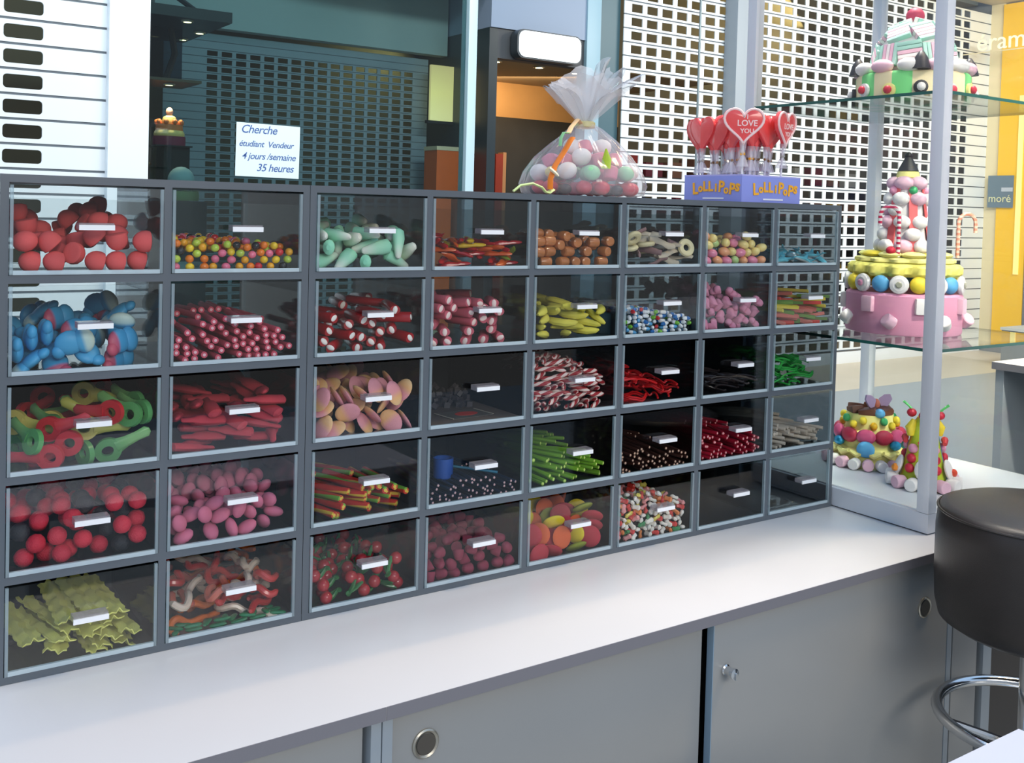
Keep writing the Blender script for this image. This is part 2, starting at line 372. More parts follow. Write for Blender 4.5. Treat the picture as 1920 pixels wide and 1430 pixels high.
# things glimpsed in the shops
t = empty('lit_poster', (4.30, 6.20, 2.16)); tag(t, 'glowing yellow poster column behind the dark glass near the mullion', 'poster')
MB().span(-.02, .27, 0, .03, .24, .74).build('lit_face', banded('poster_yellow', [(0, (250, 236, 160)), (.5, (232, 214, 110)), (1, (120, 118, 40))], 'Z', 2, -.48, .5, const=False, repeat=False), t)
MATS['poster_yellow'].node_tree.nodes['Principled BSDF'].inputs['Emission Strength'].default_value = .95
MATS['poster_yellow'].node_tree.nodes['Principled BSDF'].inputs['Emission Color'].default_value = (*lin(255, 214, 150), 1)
MB().span(-.05, .30, -.01, .04, .22, .245).build('frame_rail', DARKGAP, t)
t = empty('orange_column', (4.33, 5.95, 0)); tag(t, 'orange display column with a cream cap behind the dark glass', 'display column')
MB().span(-.115, .125, 0, .22, 0, 2.13).build('body', mat('orange_laminate', (232, 98, 28), .4, noise=.08, nscale=9), t)
MB().span(-.12, .13, -.005, .225, 2.13, 2.165).build('cap', mat('cream_laminate', (222, 196, 158), .5), t)
t = empty('red_column', (5.62, 7.05, 0)); tag(t, 'narrow red column with tan edge inside the wood panelled shop', 'display column')
MB().span(-.07, .02, 0, .1, 0, 2.2).build('body', mat('red_laminate', (150, 52, 34), .45), t)
MB().span(.02, .06, 0, .1, 0, 2.22).build('edge', mat('tan_laminate', (190, 140, 96), .5), t)
# canopy; cake reflections in the dark glass, modelled as objects behind it
t = empty('shop_canopy', (1.75, 5.6, 2.76)); tag(t, 'dark glazed canopy with spotlights hung behind the dark glass', 'canopy')
MB().span(-.5, .285, -.68, .40, .05, .12).build('beam', mat('canopy_dark', (34, 32, 36), .4), t)
MB().tube([(-.45, -.38, .5), (.24, -.2, .16)], .018, 6).build('stay', mat('canopy_metal', (60, 66, 72), .4, .5), t)
MB().span(-.45, .1, -.2, -.19, -.35, .05).build('glass_apron', glass('canopy_glass', (.35, .4, .45), 1.3), t)
MB().tube([(0.02, -.2, .05), (.05, -.2, -.12), (-.02, -.2, -.34)], .022, 6).build('bracket', MATS['canopy_dark'], t)
downlight(1.77, 5.02, 2.806, 'warm spotlight at the front edge of the dark glazed canopy', .032)
downlight(1.975, 5.42, 2.806, 'warm spotlight midway along the dark glazed canopy near its end', .032)
downlight(1.97, 5.80, 2.806, 'warm spotlight deepest under the dark glazed canopy, seen lowest of three', .03)
MB_ = MB().span(1.42, 1.88, 5.05, 5.5, 2.41, 2.428); tag(MB_.build('trim_6', mat('niche_brown', (96, 72, 50), .5)), kind='structure')
downlight(1.71, 5.2, 2.404, 'warm spotlight over the reflected tiered cake modelled behind dark glass', .03)
t = empty('reflected_tiered_cake', (1.715, 5.2, 1.995)); tag(t, 'reflection of a small tiered sweet cake, modelled behind the dark glass beside the white pillar', 'cake')  # stands in for a cake mirrored in the glass
MB().lathe([(.105, 0), (.105, .06)], 20).build('tier', mat('cake_maroon', (130, 30, 60), .6), t)
MB().lathe([(.095, .06), (.1, .075), (.095, .09), (.088, .10)], 20).build('tier', mat('cake_cream', (240, 200, 120), .6), t)
MB().lathe([(.088, .10), (.085, .14)], 20).build('tier', mat('cake_orange', (226, 120, 60), .6), t)
for k in range(9):
    a = k*2*math.pi/9; MB().ell((.08*math.cos(a), .08*math.sin(a), .155), (.018, .018, .02), 8, 6).build('gum_drop', MATS['cake_orange'], t)
MB().lathe([(.045, .14), (.05, .16), (.04, .19), (.02, .20)], 16).build('tier', mat('cake_gold', (246, 214, 130), .6), t)
MB().ell((0, 0, .225), (.024, .024, .03), 10, 8).build('top_ball', mat('cake_pink', (240, 160, 140), .5), t)
t = empty('cake_stand', (1.72, 5.2, 0)); tag(t, 'black stand modelled behind dark glass under the reflected tiered cake', 'display stand')
MB().span(-.06, .11, -.08, .1, 0, 1.985).build('column', mat('stand_black', (16, 17, 19), .4), t)
MB().span(-.12, .12, -.11, .11, 1.985, 1.994).build('plate', MATS['stand_black'], t)
t = empty('reflected_domed_cake', (1.72, 4.93, 1.66)); tag(t, 'reflection of a pale domed cake on green base, modelled low behind dark glass', 'cake')  # stands in for a second cake mirrored in the glass
MB().ell((0, 0, .10), (.085, .085, .09), 16, 10).build('dome', mat('ghost_grey', (150, 172, 172), .6), t)
MB().lathe([(.11, -.03), (.115, .0), (.11, .03)], 20).build('base_tier', mat('ghost_green', (110, 140, 84), .6), t)
for k in range(8):
    a = k*math.pi/4; MB().ell((.10*math.cos(a), .10*math.sin(a), .045), (.024, .024, .018), 8, 6).build('marshmallow', mat('ghost_cream', (170, 180, 150), .6), t)
t = empty('plinth', (1.72, 4.93, 0)); tag(t, 'dark plinth under the reflected domed cake modelled behind glass', 'display stand')
MB().span(-.13, .13, -.13, .13, 0, 1.628).build('body', mat('plinth_dark', (44, 52, 54), .5), t)
# paper note on the glass
t = empty('paper_note', (2.10, 4.397, 1.955)); tag(t, 'white paper with a handwritten job notice stuck on dark glass', 'notice')
MB().span(-.207, .207, -.002, 0, -.165, .165).build('sheet', mat('paper', (226, 240, 242), .6), t, rot=(0, R(.6), 0))
INK = mat('pen_ink', (66, 96, 160), .6)
for s_, x_, z_, sz in (('Cherche', -.18, .105, .072), ('étudiant  Vendeur', -.19, .022, .053), ('4 jours /semaine', -.17, -.055, .058), ('35 heures', -.075, -.128, .066)):
    link('handwriting', text_mesh('handwriting', s_, sz, INK, .0003, .28, .0003, .92, 'LEFT'), t, (x_, -.0032, z_), (UPX, 0, 0))
# shoe shop behind the broad shutter
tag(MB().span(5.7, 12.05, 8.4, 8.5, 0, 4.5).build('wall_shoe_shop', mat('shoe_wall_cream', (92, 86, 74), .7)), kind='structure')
tag(MB().span(5.7, 12.05, 5.8, 8.4, 4.4, 4.5).build('ceiling_shoe_shop', mat('shoe_ceiling', (200, 190, 160), .7)), kind='structure')
SHOEC = [(150, 44, 40), (92, 96, 104), (60, 92, 70), (186, 150, 60), (52, 60, 86), (120, 84, 70), (170, 170, 168), (110, 40, 60)]
SHOEN = ['dark red', 'slate grey', 'moss green', 'mustard', 'navy', 'brown', 'pale grey', 'plum']
t = empty('shoe_shelves', (6.5, 7.2, 0)); tag(t, 'dark shelving glimpsed through the broad perforated shutter', 'shelf')
for k in range(5): MB().span(0, 5.3, 0, .35, .35+k*.42, .38+k*.42).build('shelf_board', mat('shoe_shelf_grey', (70, 70, 74), .6), t)
for k in range(3): MB().span(k*2.63, k*2.63+.04, 0, .35, 0, 2.06).build('upright', MATS['shoe_shelf_grey'], t)
sb = None
for k in range(5):
    x = 6.62
    while x < 11.5:
        wd = random.uniform(.22, .36)
        ci = random.randrange(8)
        o = MB().box((0, 0, .11), (wd*.8, .26, random.uniform(.14, .24))).build('shoe_box', mat('shoe_box_%d' % ci, SHOEC[ci], .6), None, (x+wd/2, 7.36, .38+k*.42+.0))
        o.location.z -= min(v.co.z for v in o.data.vertices)
        tag(o, SHOEN[ci]+' box on the shelving behind the broad perforated shutter', 'box', SHOEN[ci]+' boxes behind the perforated shutter')
        x += wd+.06
# wall with the yellow shopfront
tag(MB().span(12.05, 12.25, -2, 9, 0, 5.2).build('wall_right', mat('yellow_wall_grey', (120, 124, 126), .5)), kind='structure')
tag(MB().span(12.03, 12.05, 5.42, 5.6, 0.13, 4.4).build('trim_7', mat('pier_beige', (232, 216, 176), .5)), kind='structure')
YEL = mat('yellow_panel_self_lit', (232, 180, 36), .35, emit=.25, emitcol=(240, 190, 40))  # emission makes a panel that is no lamp look lit
t = empty('shopfront', (12.0, 5.40, 0)); tag(t, 'tall yellow shopfront panel with an added glow beside the beige pier', 'panel')
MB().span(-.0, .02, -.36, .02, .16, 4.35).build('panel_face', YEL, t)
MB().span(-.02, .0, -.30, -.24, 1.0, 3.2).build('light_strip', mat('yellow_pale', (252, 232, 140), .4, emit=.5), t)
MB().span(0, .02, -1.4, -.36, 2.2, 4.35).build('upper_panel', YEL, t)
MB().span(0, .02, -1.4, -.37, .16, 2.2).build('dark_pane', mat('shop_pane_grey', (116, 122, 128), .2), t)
t = empty('hanging_letters', (11.45, 5.12, 3.71)); tag(t, 'pale shop name letters on a thin bar high beside the yellow panel', 'sign')
link('lettering', text_mesh('lettering', 'éram', .30, mat('letters_pale', (246, 240, 206), .4, emit=.35), .006), t, (0, 0, 0), (UPX, 0, R(-90)))
MB().span(-.004, .004, -.30, .48, -.03, -.018).build('support_bar', MATS['pier_beige'], t)
t = empty('square_sign', (11.98, 5.36, 2.02)); tag(t, 'square grey blue sign with pale lettering on the yellow panel', 'sign')
MB().span(-.012, 0, -.17, .16, -.20, .20).build('plate', mat('sign_blue_grey', (104, 124, 138), .35), t)
link('lettering', text_mesh('lettering', 'moré', .135, mat('letters_sand', (226, 222, 176), .4), .002), t, (-.016, 0, -.13), (UPX, 0, R(-90)))
MB().span(-.016, -.012, -.165, -.02, 0.0, .05).build('pale_bar', mat('sign_bar', (190, 196, 206), .4), t)
tag(MB().span(7.7, 12.05, 4.7, 5.6, 4.37, 4.5).build('ceiling_soffit', mat('soffit_beige', (206, 196, 172), .6)), kind='structure')
t = empty('grey_bench', (10.9, 4.3, 0)); tag(t, 'grey block seat on the mall floor by the beige pier', 'bench')
MB().span(0, .9, 0, .35, 0, .42).build('body', mat('bench_grey', (120, 126, 124), .6), t, bevel=.01)
MB().span(-.01, .91, -.01, .36, .42, .45).build('top', mat('bench_top', (206, 206, 200), .5), t)
# ------------------------------------------------------------------ kiosk: cabinets, worktop, racks, drawers
ZC = .85
CW, CH, SEAM = .2520, .16, .0075
RT, TH, RD = 1.656, .013, .33          # height of the top board's axis, board thickness, rack depth
def xk(k): return k*CW+(SEAM if k > 2 else 0)
t = empty('worktop', (0, 0, ZC)); tag(t, 'long white laminate worktop carrying the sweet drawers and cake case', 'worktop')
MB().span(-1.3, 2.72, -.374, .42, -.022, 0).build('top_board', WORKTOP, t, bevel=.001)
MB().span(-1.3, .4935, -.3752, -.374, -.022, -.0005).build('edge_band', BAND, t)
MB().span(.4945, 2.72, -.3752, -.374, -.022, -.0005).build('edge_band', BAND, t)
def pull(parent, x, y, z, r=.0245):
    p = MB().lathe([(r*.72, -.004), (r*.74, .002), (r*.9, .004), (r, .002), (r, -.002)], 28, mis=[0]*4).build('finger_pull', STEEL_B, parent, (x, y, z), (UPX, 0, 0))
    MB().lathe([(.0005, .0008), (r*.55, .0008), (r*.72, .0035)], 28).build('pull_recess', mat('pull_recess_dark', (96, 90, 82), .35, .4), p, (0, 0, 0))
    MB().prism([(r*.60*math.cos(a), r*.60*math.sin(a)) for a in [R(-60)+R(150)*i/10 for i in range(11)]], .001, .003).build('pull_lip', STEEL_B, p)
def cabinet(x0, x1, label, doors, y_st=-.362):
    t = empty('base_cabinet', (x0, 0, 0)); tag(t, label, 'cabinet'); W = x1-x0
    MB().span(0, .018, y_st, .38, .06, .828).span(W-.018, W, y_st, .38, .06, .828).span(.018, W-.018, .36, .38, .06, .828).span(.018, W-.018, -.32, .36, .06, .08).build('carcass', CAB_L, t, bevel=.0008)
    MB().span(.01, W-.01, -.33, .35, 0, .06).build('plinth', DARKGAP, t)
    for (a, b_, y, px_, lk) in doors:
        d = MB().span(a-x0, b_-x0, y, y+.016, .085, .826).build('door', CAB, t, bevel=.0012)
        if px_: pull(d, px_[0]-x0, y-.001, px_[1])
        if lk:
            l = MB().lathe([(.011, 0), (.011, .004), (.0085, .006), (.0085, .02), (.011, .021), (.011, .028), (.004, .029)], 18).build('lock', STEEL, d, (lk[0]-x0, y, lk[1]), (UPX, 0, 0))
            MB().box((0, -.004, .0300), (.003, .013, .004)).build('key_slot', STEEL, l)
        MB().span(a-x0-.002, a-x0, y-.001, y+.016, .085, .826).build('edge_highlight', mat('edge_highlight_blue_grey', (136, 160, 178), .35), d)  # highlight along the door edge, painted as a blue grey strip
cabinet(-1.25, .4925, 'grey base cabinet beneath the end of the worktop that carries the yellow ribbons', [(-.35, .466, -.350, None, None)])
cabinet(.4945, 2.035, 'wide grey sliding-door cabinet with a lock under the sweet drawers', [(.5145, 1.208, -.343, (.583, .754), None), (1.2225, 2.015, -.361, (1.918, .719), (1.256, .726))])
t = empty('base_cabinet', (2.04, 0, 0)); tag(t, 'narrow grey corner cabinet behind the stool under the cake case', 'cabinet')
MB().span(0, .105, -.362, .38, .03, .828).build('side_panel', CAB, t, bevel=.001)
MB().span(.105, .128, -.34, -.3, .03, .828).build('gap', DARKGAP, t)
MB().span(.128, .165, -.366, -.30, .03, .828).build('stile', CAB_L, t, bevel=.001)
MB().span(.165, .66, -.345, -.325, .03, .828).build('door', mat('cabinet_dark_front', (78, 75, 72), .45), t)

def rack(c0, c1, label):
    xa = xk(c0)-TH/2+(SEAM*.5 if c0 == 2 else 0)
    xb = xk(c1)+TH/2-(0)
    if c1 == 2: xb = xk(2)+TH/2-.0015
    if c0 == 2: xa = xk(2)+TH/2-.0005
    t = empty('sweet_rack', ((xa+xb)/2, 0, ZC)); tag(t, label, 'drawer rack'); ox = -(xa+xb)/2
    SD = [1, 1, 0, 1, 1, 1]
    def part(n, x0, x1, z0, z1, sides, y1=RD, y0=0): return MB().span(x0+ox, x1+ox, y0, y1, z0-ZC, z1-ZC, sides=sides).build(n, [FRAME, RACK_IN, TOPM, SMOKED], t, smooth=False, bevel=0)
    part('top_board', xa, xb, RT-TH/2, RT+TH/2, [1, 2, 0, 0, 0, 0])
    part('bottom_board', xa, xb, ZC+.0003, RT-5*CH+TH/2, [1, 1, 0, 0, 0, 0])
    zb = RT-5*CH+TH/2; zt = RT-TH/2
    xs = []
    for k in range(c0, c1+1):
        x = xk(k)
        a, b_ = x-TH/2, x+TH/2
        if k == c0: a = xa; b_ = max(b_, xa+TH) if c0 == 0 else xa+TH
        if k == c1: b_ = xb; a = xb-TH
        part('side_panel' if k in (c0, c1) else 'divider', a, b_, zb, zt, [3, 3, 0, 3, 3, 3])
        xs.append((a, b_))
    for r in range(1, 5):
        for i in range(len(xs)-1):
            part('shelf', xs[i][1], xs[i+1][0], RT-r*CH-TH/2, RT-r*CH+TH/2, SD)
    part('back_panel', xa+TH, xb-TH, zb, RT-2*CH-TH/2, [1]*6, RD, RD-.006)
    MB().span(xa+TH+ox, xb-TH+ox, RD-.005, RD-.001, RT-2*CH+TH/2-ZC, zt-ZC).build('back_pane', BACKPANE, t, smooth=False)
    for r in range(5):
        for i in range(len(xs)-1):
            x0, x1 = xs[i][1]+.0012, xs[i+1][0]-.0012; z0, z1 = RT-(r+1)*CH+TH/2+.0008, RT-r*CH-TH/2-.004
            cellx[(r, c0+i)] = (x0+.004, x1-.004, z0+.0045)
            w_, h_ = x1-x0, z1-z0; xc = (x0+x1)/2
            d = MB()
            y0, y1 = -.002, RD-.02
            d.span(-w_/2+.005, w_/2-.005, y0+.001, y0+.004, .007, h_, 0)                       # front pane
            d.span(-w_/2, -w_/2+.005, y0, y0+.006, 0, h_, 1); d.span(w_/2-.005, w_/2, y0, y0+.006, 0, h_, 1); d.span(-w_/2+.005, w_/2-.005, y0, y0+.006, 0, .007, 3)
            d.span(-w_/2, -w_/2+.002, y0+.006, y1, 0, h_*.86, 2); d.span(w_/2-.002, w_/2, y0+.006, y1, 0, h_*.86, 2)
            d.span(-w_/2+.002, w_/2-.002, y0+.006, y1, 0, .002, 2); d.span(-w_/2+.002, w_/2-.002, y1-.002, y1, .002, h_*.86, 2)
            dr = d.build('drawer', [ACRYL, EDGE, ACRYL_SIDE, RIM], t, (xc+ox, 0, z0-ZC), smooth=False)
            hd = MB()
            hd.span(-.027, .027, -.024, -.0006, 0, .0105, 0); hd.span(-.0275, .0275, -.0265, -.024, -.001, .0075, 1)
            hd.build('handle', [TUBE, HANDLE_F], dr, (.006, -.0015, h_*.52), smooth=False)
    return t
cellx = {}
rack(0, 2, 'grey rack two drawers wide, from the coral sweets down to the yellow ribbons')
rack(2, 8, 'grey rack six drawers wide, standing between the narrow rack and the glass cake case')

# ------------------------------------------------------------------ glass display case
X8 = xk(8)+TH/2+.003
CX0, CX1, CY0, CY1 = X8, 2.652, -.288, .362
t = empty('display_case', ((CX0+CX1)/2, (CY0+CY1)/2, ZC)); tag(t, 'tall glass display case with silver posts holding the sweet cakes', 'display case')
ox, oy = -(CX0+CX1)/2, -(CY0+CY1)/2
def cs(n, m, x0, x1, y0, y1, z0, z1, **k): return MB().span(x0+ox, x1+ox, y0+oy, y1+oy, z0, z1).build(n, m, t, **k)
cs('base', ALU, CX0, CX1, CY0, CY1, .003, .052, bevel=.003)
cs('base_floor', WHITE, CX0+.012, CX1-.012, CY0+.012, CY1-.012, .052, .0545)
P = .034
for (x, y) in ((CX0, CY0), (CX1-P, CY0), (CX0, CY1-P), (CX1-P, CY1-P)):
    cs('post', ALU, x, x+P, y, y+P, .052, 1.53, bevel=.004)
tf = MB()
for q in ((CX0, CX1, CY0, CY0+P), (CX0, CX1, CY1-P, CY1), (CX0, CX0+P, CY0+P, CY1-P), (CX1-P, CX1, CY0+P, CY1-P)): tf.span(q[0]+ox, q[1]+ox, q[2]+oy, q[3]+oy, 1.53, 1.57)
tf.build('top_frame', ALU, t, smooth=False)
def shelf(z): 
    o = MB().span(CX0+.004+ox, CX1-.004+ox, CY0+.004+oy, CY1-.004+oy, z-.008, z, sides=[0, 0, 1, 1, 1, 1]).build('glass_shelf', [glass('shelf_glass', (.93, .97, .96), 1.3), GLASS_EDGE], t, smooth=False)
shelf(1.310-ZC); shelf(1.950-ZC)
cs('glass_pane', GLASS, CX0+.012, CX0+.016, CY0+P, CY1-P, .055, 1.53, smooth=False)
cs('glass_pane', GLASS, CX0+P, CX1-P, CY0+.012, CY0+.016, .055, 1.53, smooth=False)
cs('glass_pane', GLASS, CX1-.016, CX1-.012, CY0+P, CY1-P, .055, 1.53, smooth=False)

# ------------------------------------------------------------------ stool, white table, side counter
t = empty('bar_stool', (1.933, -.618, 0)); tag(t, 'round black leather bar stool with a chrome foot ring', 'stool')
MB().lathe([(.10, .755), (.17, .752), (.196, .768), (.204, .80), (.207, .86), (.207, .96), (.203, 1.0), (.198, 1.008), (.18, 1.014), (.10, 1.020), (.0005, 1.022)], 56).build('seat', LEATHER, t, angle=70)
MB().tube([(.2035*math.cos(a), .2035*math.sin(a), 1.002) for a in [2*math.pi*i/56 for i in range(56)]], .0028, 6, closed=True).build('seat_piping', LEATHER, t)
MB().lathe([(.03, .03), (.03, .50), (.028, .51), (.028, .755)], 20).build('column', STEEL, t)
MB().lathe([(.06, .745), (.06, .756)], 20).build('swivel_plate', DARKGAP, t)
MB().lathe([(.22, 0), (.22, .01), (.05, .03), (.03, .04)], 40).build('foot_plate', STEEL, t)
fr = MB().tube([(.19*math.cos(a), .19*math.sin(a), .556) for a in [2*math.pi*i/48 for i in range(48)]], .0125, 10, closed=True).build('foot_ring', STEEL, t)
for a in (R(30), R(150), R(270)):
    MB().tube([(.03*math.cos(a), .03*math.sin(a), .50), (.11*math.cos(a), .11*math.sin(a), .53), (.185*math.cos(a), .185*math.sin(a), .556)], .008, 8).build('ring_strut', STEEL, fr)
t = empty('white_table', (.9, -1.3, 0)); tag(t, 'white table whose corner pokes in below the stool', 'table')
MB().span(-.75, .392, -.45, .363, .826, .85).build('table_top', mat('table_white', (214, 218, 232), .35), t, bevel=.002)
for x in (-.70, .32):
    for y in (-.40, .29): MB().span(x, x+.045, y, y+.045, 0, .826).build('leg', ALU, t)
t = empty('side_counter', (3.1, -.8, 0)); tag(t, 'high side counter with white top standing beyond the cake case', 'counter')
MB().span(-.345, .5, -1.3, .786, 1.178, 1.20, sides=[1, 0, 1, 1, 1, 1]).build('counter_top', [WORKTOP, BAND], t)
MB().span(-.335, .5, .752, .778, 0, 1.178).build('end_panel', CAB_L, t)
MB().span(.42, .45, -1.3, .752, 0, 1.178).build('inner_panel', mat('counter_inner_grey', (72, 78, 82), .6), t)
MB().span(-.335, .42, -1.3, -1.27, 0, 1.178).build('end_panel', CAB_L, t)

# ------------------------------------------------------------------ cakes of sweets
SUG = dict(bump=.35, bscale=900)
PINKM = mat('marshmallow_pink', (244, 196, 212), .75, **SUG); WHM = mat('marshmallow_white', (248, 242, 238), .75, **SUG)
HOTP = mat('gum_pink', (244, 166, 194), .6, **SUG); REDG = mat('gum_red', (214, 44, 66), .35); YELG = mat('gum_yellow', (246, 220, 60), .5)
PALEY = mat('marshmallow_yellow', (250, 240, 150), .7, **SUG); BLUG = mat('gum_blue', (96, 176, 226), .5); GRNG = mat('gum_green', (70, 180, 110), .5)
BLK = mat('liquorice_black', (38, 34, 40), .45); LIL = mat('wafer_lilac', (206, 180, 214), .7); BRN = mat('chocolate_brown', (122, 74, 52), .5)
ORG = mat('gum_orange', (246, 150, 50), .45); TEALF = mat('foil_blue', (34, 140, 180), .2, .4); LIME = mat('gum_lime', (190, 214, 60), .45)
MAROON = mat('ball_maroon', (138, 44, 66), .5); MINT = mat('marshmallow_mint', (178, 226, 208), .7, **SUG)
GREEN_STEM = mat('stem_green', (110, 220, 120), .5)
def marsh(r, h):
    return [(r*.82, 0), (r*.97, h*.08), (r, h*.25), (r, h*.75), (r*.97, h*.92), (r*.82, h)]
def out_rot(a, tilt=0): return (R(90)-tilt, 0, a-R(90)+R(180))   # local +z points outward at azimuth a
def radial(a): return Matrix.Rotation(a, 4, 'Z')
# domed cake on the upper shelf
t = empty('dome_cake', (2.365, .03, 1.951)); tag(t, 'domed cake of striped marshmallow strips on a green and cream base', 'cake')
MB().lathe([(.150, .0), (.156, .006), (.156, .082), (.150, .09)], 64).build('base_tier', banded('tier_green_cream', [(0, (122, 216, 130)), (.5, (244, 226, 180))], 'Z2', 9/(2*math.pi), .1, .7), t)
for i in range(12):
    a = 2*math.pi*i/12
    o = MB().ell((0, 0, 0), (.026, .032, .020), 12, 8).build('marshmallow', [PINKM, WHM][i % 2], t, (.143*math.cos(a), .143*math.sin(a), .105), (0, 0, a))
for i in range(12):
    a = 2*math.pi*(i+.4)/12
    if i % 3 == 1:
        MB().lathe([(.026, 0), (.018, .03), (.006, .048), (.001, .05)], 14).build('liquorice_cone', BLK, t, (.150*math.cos(a), .150*math.sin(a), .092))
    k = MB().lathe([(.019, 0), (.019, .008), (.012, .010)], 16).build('candy_button', [PALEY, BLK, WHM][i % 3], t, (.156*math.cos(a), .156*math.sin(a), .036+.006*(i % 2)), (0, R(90), a))
    MB().ell((0, 0, .014), (.012, .012, .009), 10, 6).build('button_centre', [REDG, WHM, REDG][i % 3], k)
MB().ell((0, 0, .098), (.108, .108, .148), 28, 14, fn=lambda p: (p[0], p[1], max(p[2], .085))).build('dome', mat('dome_pale', (246, 234, 232), .7), t)
def strip_pack(az, el, roll, n=5, w=.012, L=.062):
    """a small pack of straight marshmallow strips lying on the dome"""
    ca, sa, ce, se = math.cos(az), math.sin(az), math.cos(el), math.sin(el)
    p = Vector((.112*ce*ca, .112*ce*sa, .098+.152*se)); nrm = Vector((ce*ca/.110, ce*sa/.110, se/.150)).normalized()
    q = nrm.to_track_quat('Z', 'Y').to_matrix().to_4x4(); base = Matrix.Translation(p) @ q @ Matrix.Rotation(roll, 4, 'Z')
    for i in range(n):
        o = MB().box((0, 0, 0), (L, w*.92, .016)).build('marshmallow_strip', [MINT, PINKM, WHM, PINKM, MINT][i % 5] if n > 3 else [WHM, MINT][i % 2], t, bevel=.003)
        o.matrix_local = base @ Matrix.Translation((0, (i-(n-1)/2)*w, -.002))
rolls = [0, 1.2, 2.2, .5, 1.7, 2.8, 0.2, 1.0]
for i in range(10): strip_pack(2*math.pi*i/10+.3-2.3, R(16), [R(90)+.05, R(8), R(90)-.1, R(150)][i % 4], 6, .0125, .066)
for i in range(7): strip_pack(2*math.pi*i/7+.1-2.3, R(47), [R(20), R(80), R(130)][i % 3], 5, .0125, .066)
for i in range(3): strip_pack(2*math.pi*i/3-1.5, R(74), R(60*i), 3, .014, .05)
MB().ell((0, 0, .262), (.026, .026, .026), 16, 10).build('top_ball', banded('ball_two_tone', [(0, (190, 60, 90)), (.5, (84, 48, 66))], 'X', 1, .49, .5, repeat=False), t)
# tower cake on the lower shelf
t = empty('tower_cake', (2.345, .02, 1.3105)); tag(t, 'tall pink and yellow sweet cake with a marshmallow tower and black cone tip', 'cake')
MB().lathe([(.155, 0), (.158, .006), (.158, .108), (.152, .115)], 64).build('pink_tier', HOTP, t)
for i in range(14):
    a = 2*math.pi*i/14
    if i % 2: MB().box((0, 0, 0), (.024, .034, .044)).build('marshmallow', WHM if i % 4 == 1 else PINKM, t, (.160*math.cos(a), .160*math.sin(a), .083), (0, 0, a), bevel=.006)
    else: MB().lathe(marsh(.019, .030), 16).build('marshmallow', [PINKM, WHM][(i//2) % 2], t, (.158*math.cos(a), .158*math.sin(a), .030), (R(55), 0, a+R(40)))
for i in range(18):
    a = 2*math.pi*(i+.5)/18; q = i % 4
    if q in (0, 2):
        k = MB().lathe([(.023, 0), (.026, .006), (.024, .014), (.016, .017)], 18).build('candy_wheel', WHM, t, (.146*math.cos(a), .146*math.sin(a), .140), (0, R(90), a))
        MB().lathe([(.009, .014), (.009, .0195), (.006, .021)], 12).build('wheel_centre', [HOTP, mat('centre_grey', (170, 170, 150), .6)][(i//2) % 2], k)
    else:
        MB().ell((0, 0, 0), (.018, .025, .024), 14, 8).build('gum_ball', [BLUG, YELG][q//2], t, (.146*math.cos(a), .146*math.sin(a), .140), (0, 0, a))
sc = [( (.146+.010*math.cos(14*a))*math.cos(a), (.146+.010*math.cos(14*a))*math.sin(a)) for a in [2*math.pi*i/140 for i in range(140)]]
MB().prism(sc, .160, .196, inset=.93).build('yellow_tier', mat('tier_yellow', (248, 236, 120), .6), t)
MB().prism([(x*.88, y*.88) for x, y in sc], .196, .212, inset=.95).build('yellow_layer', PALEY, t)
for i in range(10):
    a = 2*math.pi*i/10+.2; MB().ell((0, 0, 0), (.030, .034, .010), 14, 6).build('yellow_disc', [PALEY, YELG, PALEY][i % 3], t, (.098*math.cos(a), .098*math.sin(a), .220), (0, 0, a))
MB().lathe([(.066, .21), (.050, .30), (.040, .40), (.034, .43), (.001, .44)], 24).build('tower_core', WHM, t)
for i in range(6):
    a = 2*math.pi*i/6-2.2
    q = MB().box((0, 0, 0), (.004, .024, .20)).build('red_strip', mat('strip_coral', (240, 104, 104), .5), t, (.055*math.cos(a), .055*math.sin(a), .315), (0, -R(7.5), a), bevel=.001)
for row, (zz, rr, n, sz) in enumerate(((.243, .068, 8, .026), (.277, .062, 8, .024), (.312, .056, 7, .024), (.345, .05, 7, .021), (.378, .046, 6, .025))):
    for i in range(n):
        a = 2*math.pi*(i+.5*(row % 2))/n-2.2+.35
        if row in (1, 3) and i % 3 == 0: continue
        o = MB().ell((0, 0, 0), (sz*.8, sz, sz*.8), 12, 8).build('marshmallow', [WHM, PINKM, WHM][(i+row) % 3], t, (rr*math.cos(a), rr*math.sin(a), zz), (0, 0, a))
for i in range(5):
    a = 2*math.pi*i/5-2.2; MB().ell((0, 0, 0), (.012, .013, .012), 10, 6).build('gum_ball', [GRNG, HOTP, REDG][i % 3], t, (.046*math.cos(a), .046*math.sin(a), .402))
for i in range(5):
    a = 2*math.pi*(i+.5)/5-2.2; MB().ell((0, 0, 0), (.024, .028, .020), 12, 8).build('marshmallow', PINKM, t, (.034*math.cos(a), .034*math.sin(a), .423), (0, 0, a))
MB().lathe([(.02, .425), (.033, .44), (.03, .455), (.02, .462)], 16).build('pale_cap', PALEY, t)
MB().lathe([(.029, .458), (.026, .466), (.012, .492), (.010, .497), (.012, .502), (.006, .511), (.0005, .513)], 16).build('cone_tip', BLK, t)
CANE = banded('cane_stripes', [(0, (238, 232, 228)), (.5, (206, 44, 84))], 'Z', 70, 0, .3)
def cane(x, y, z, rz, h, name='candy_cane', m=CANE):
    pts = [(0, 0, 0), (0, 0, h*.5), (0, 0, h)]+[(-.025+.025*math.cos(a), 0, h+.026*math.sin(a)) for a in [math.pi*i/8 for i in range(1, 9)]]+[(-.05, 0, h-.028)]
    MB().tube(pts, .0055, 8).build(name, m, t, (x, y, z), (0, 0, rz))
cane(-.098, -.045, .214, R(-47), .115); cane(.10, -.10, .214, R(-210), .10, m=banded('cane_orange', [(0, (250, 206, 180)), (.5, (240, 150, 120))], 'Z', 70, 0, .3))
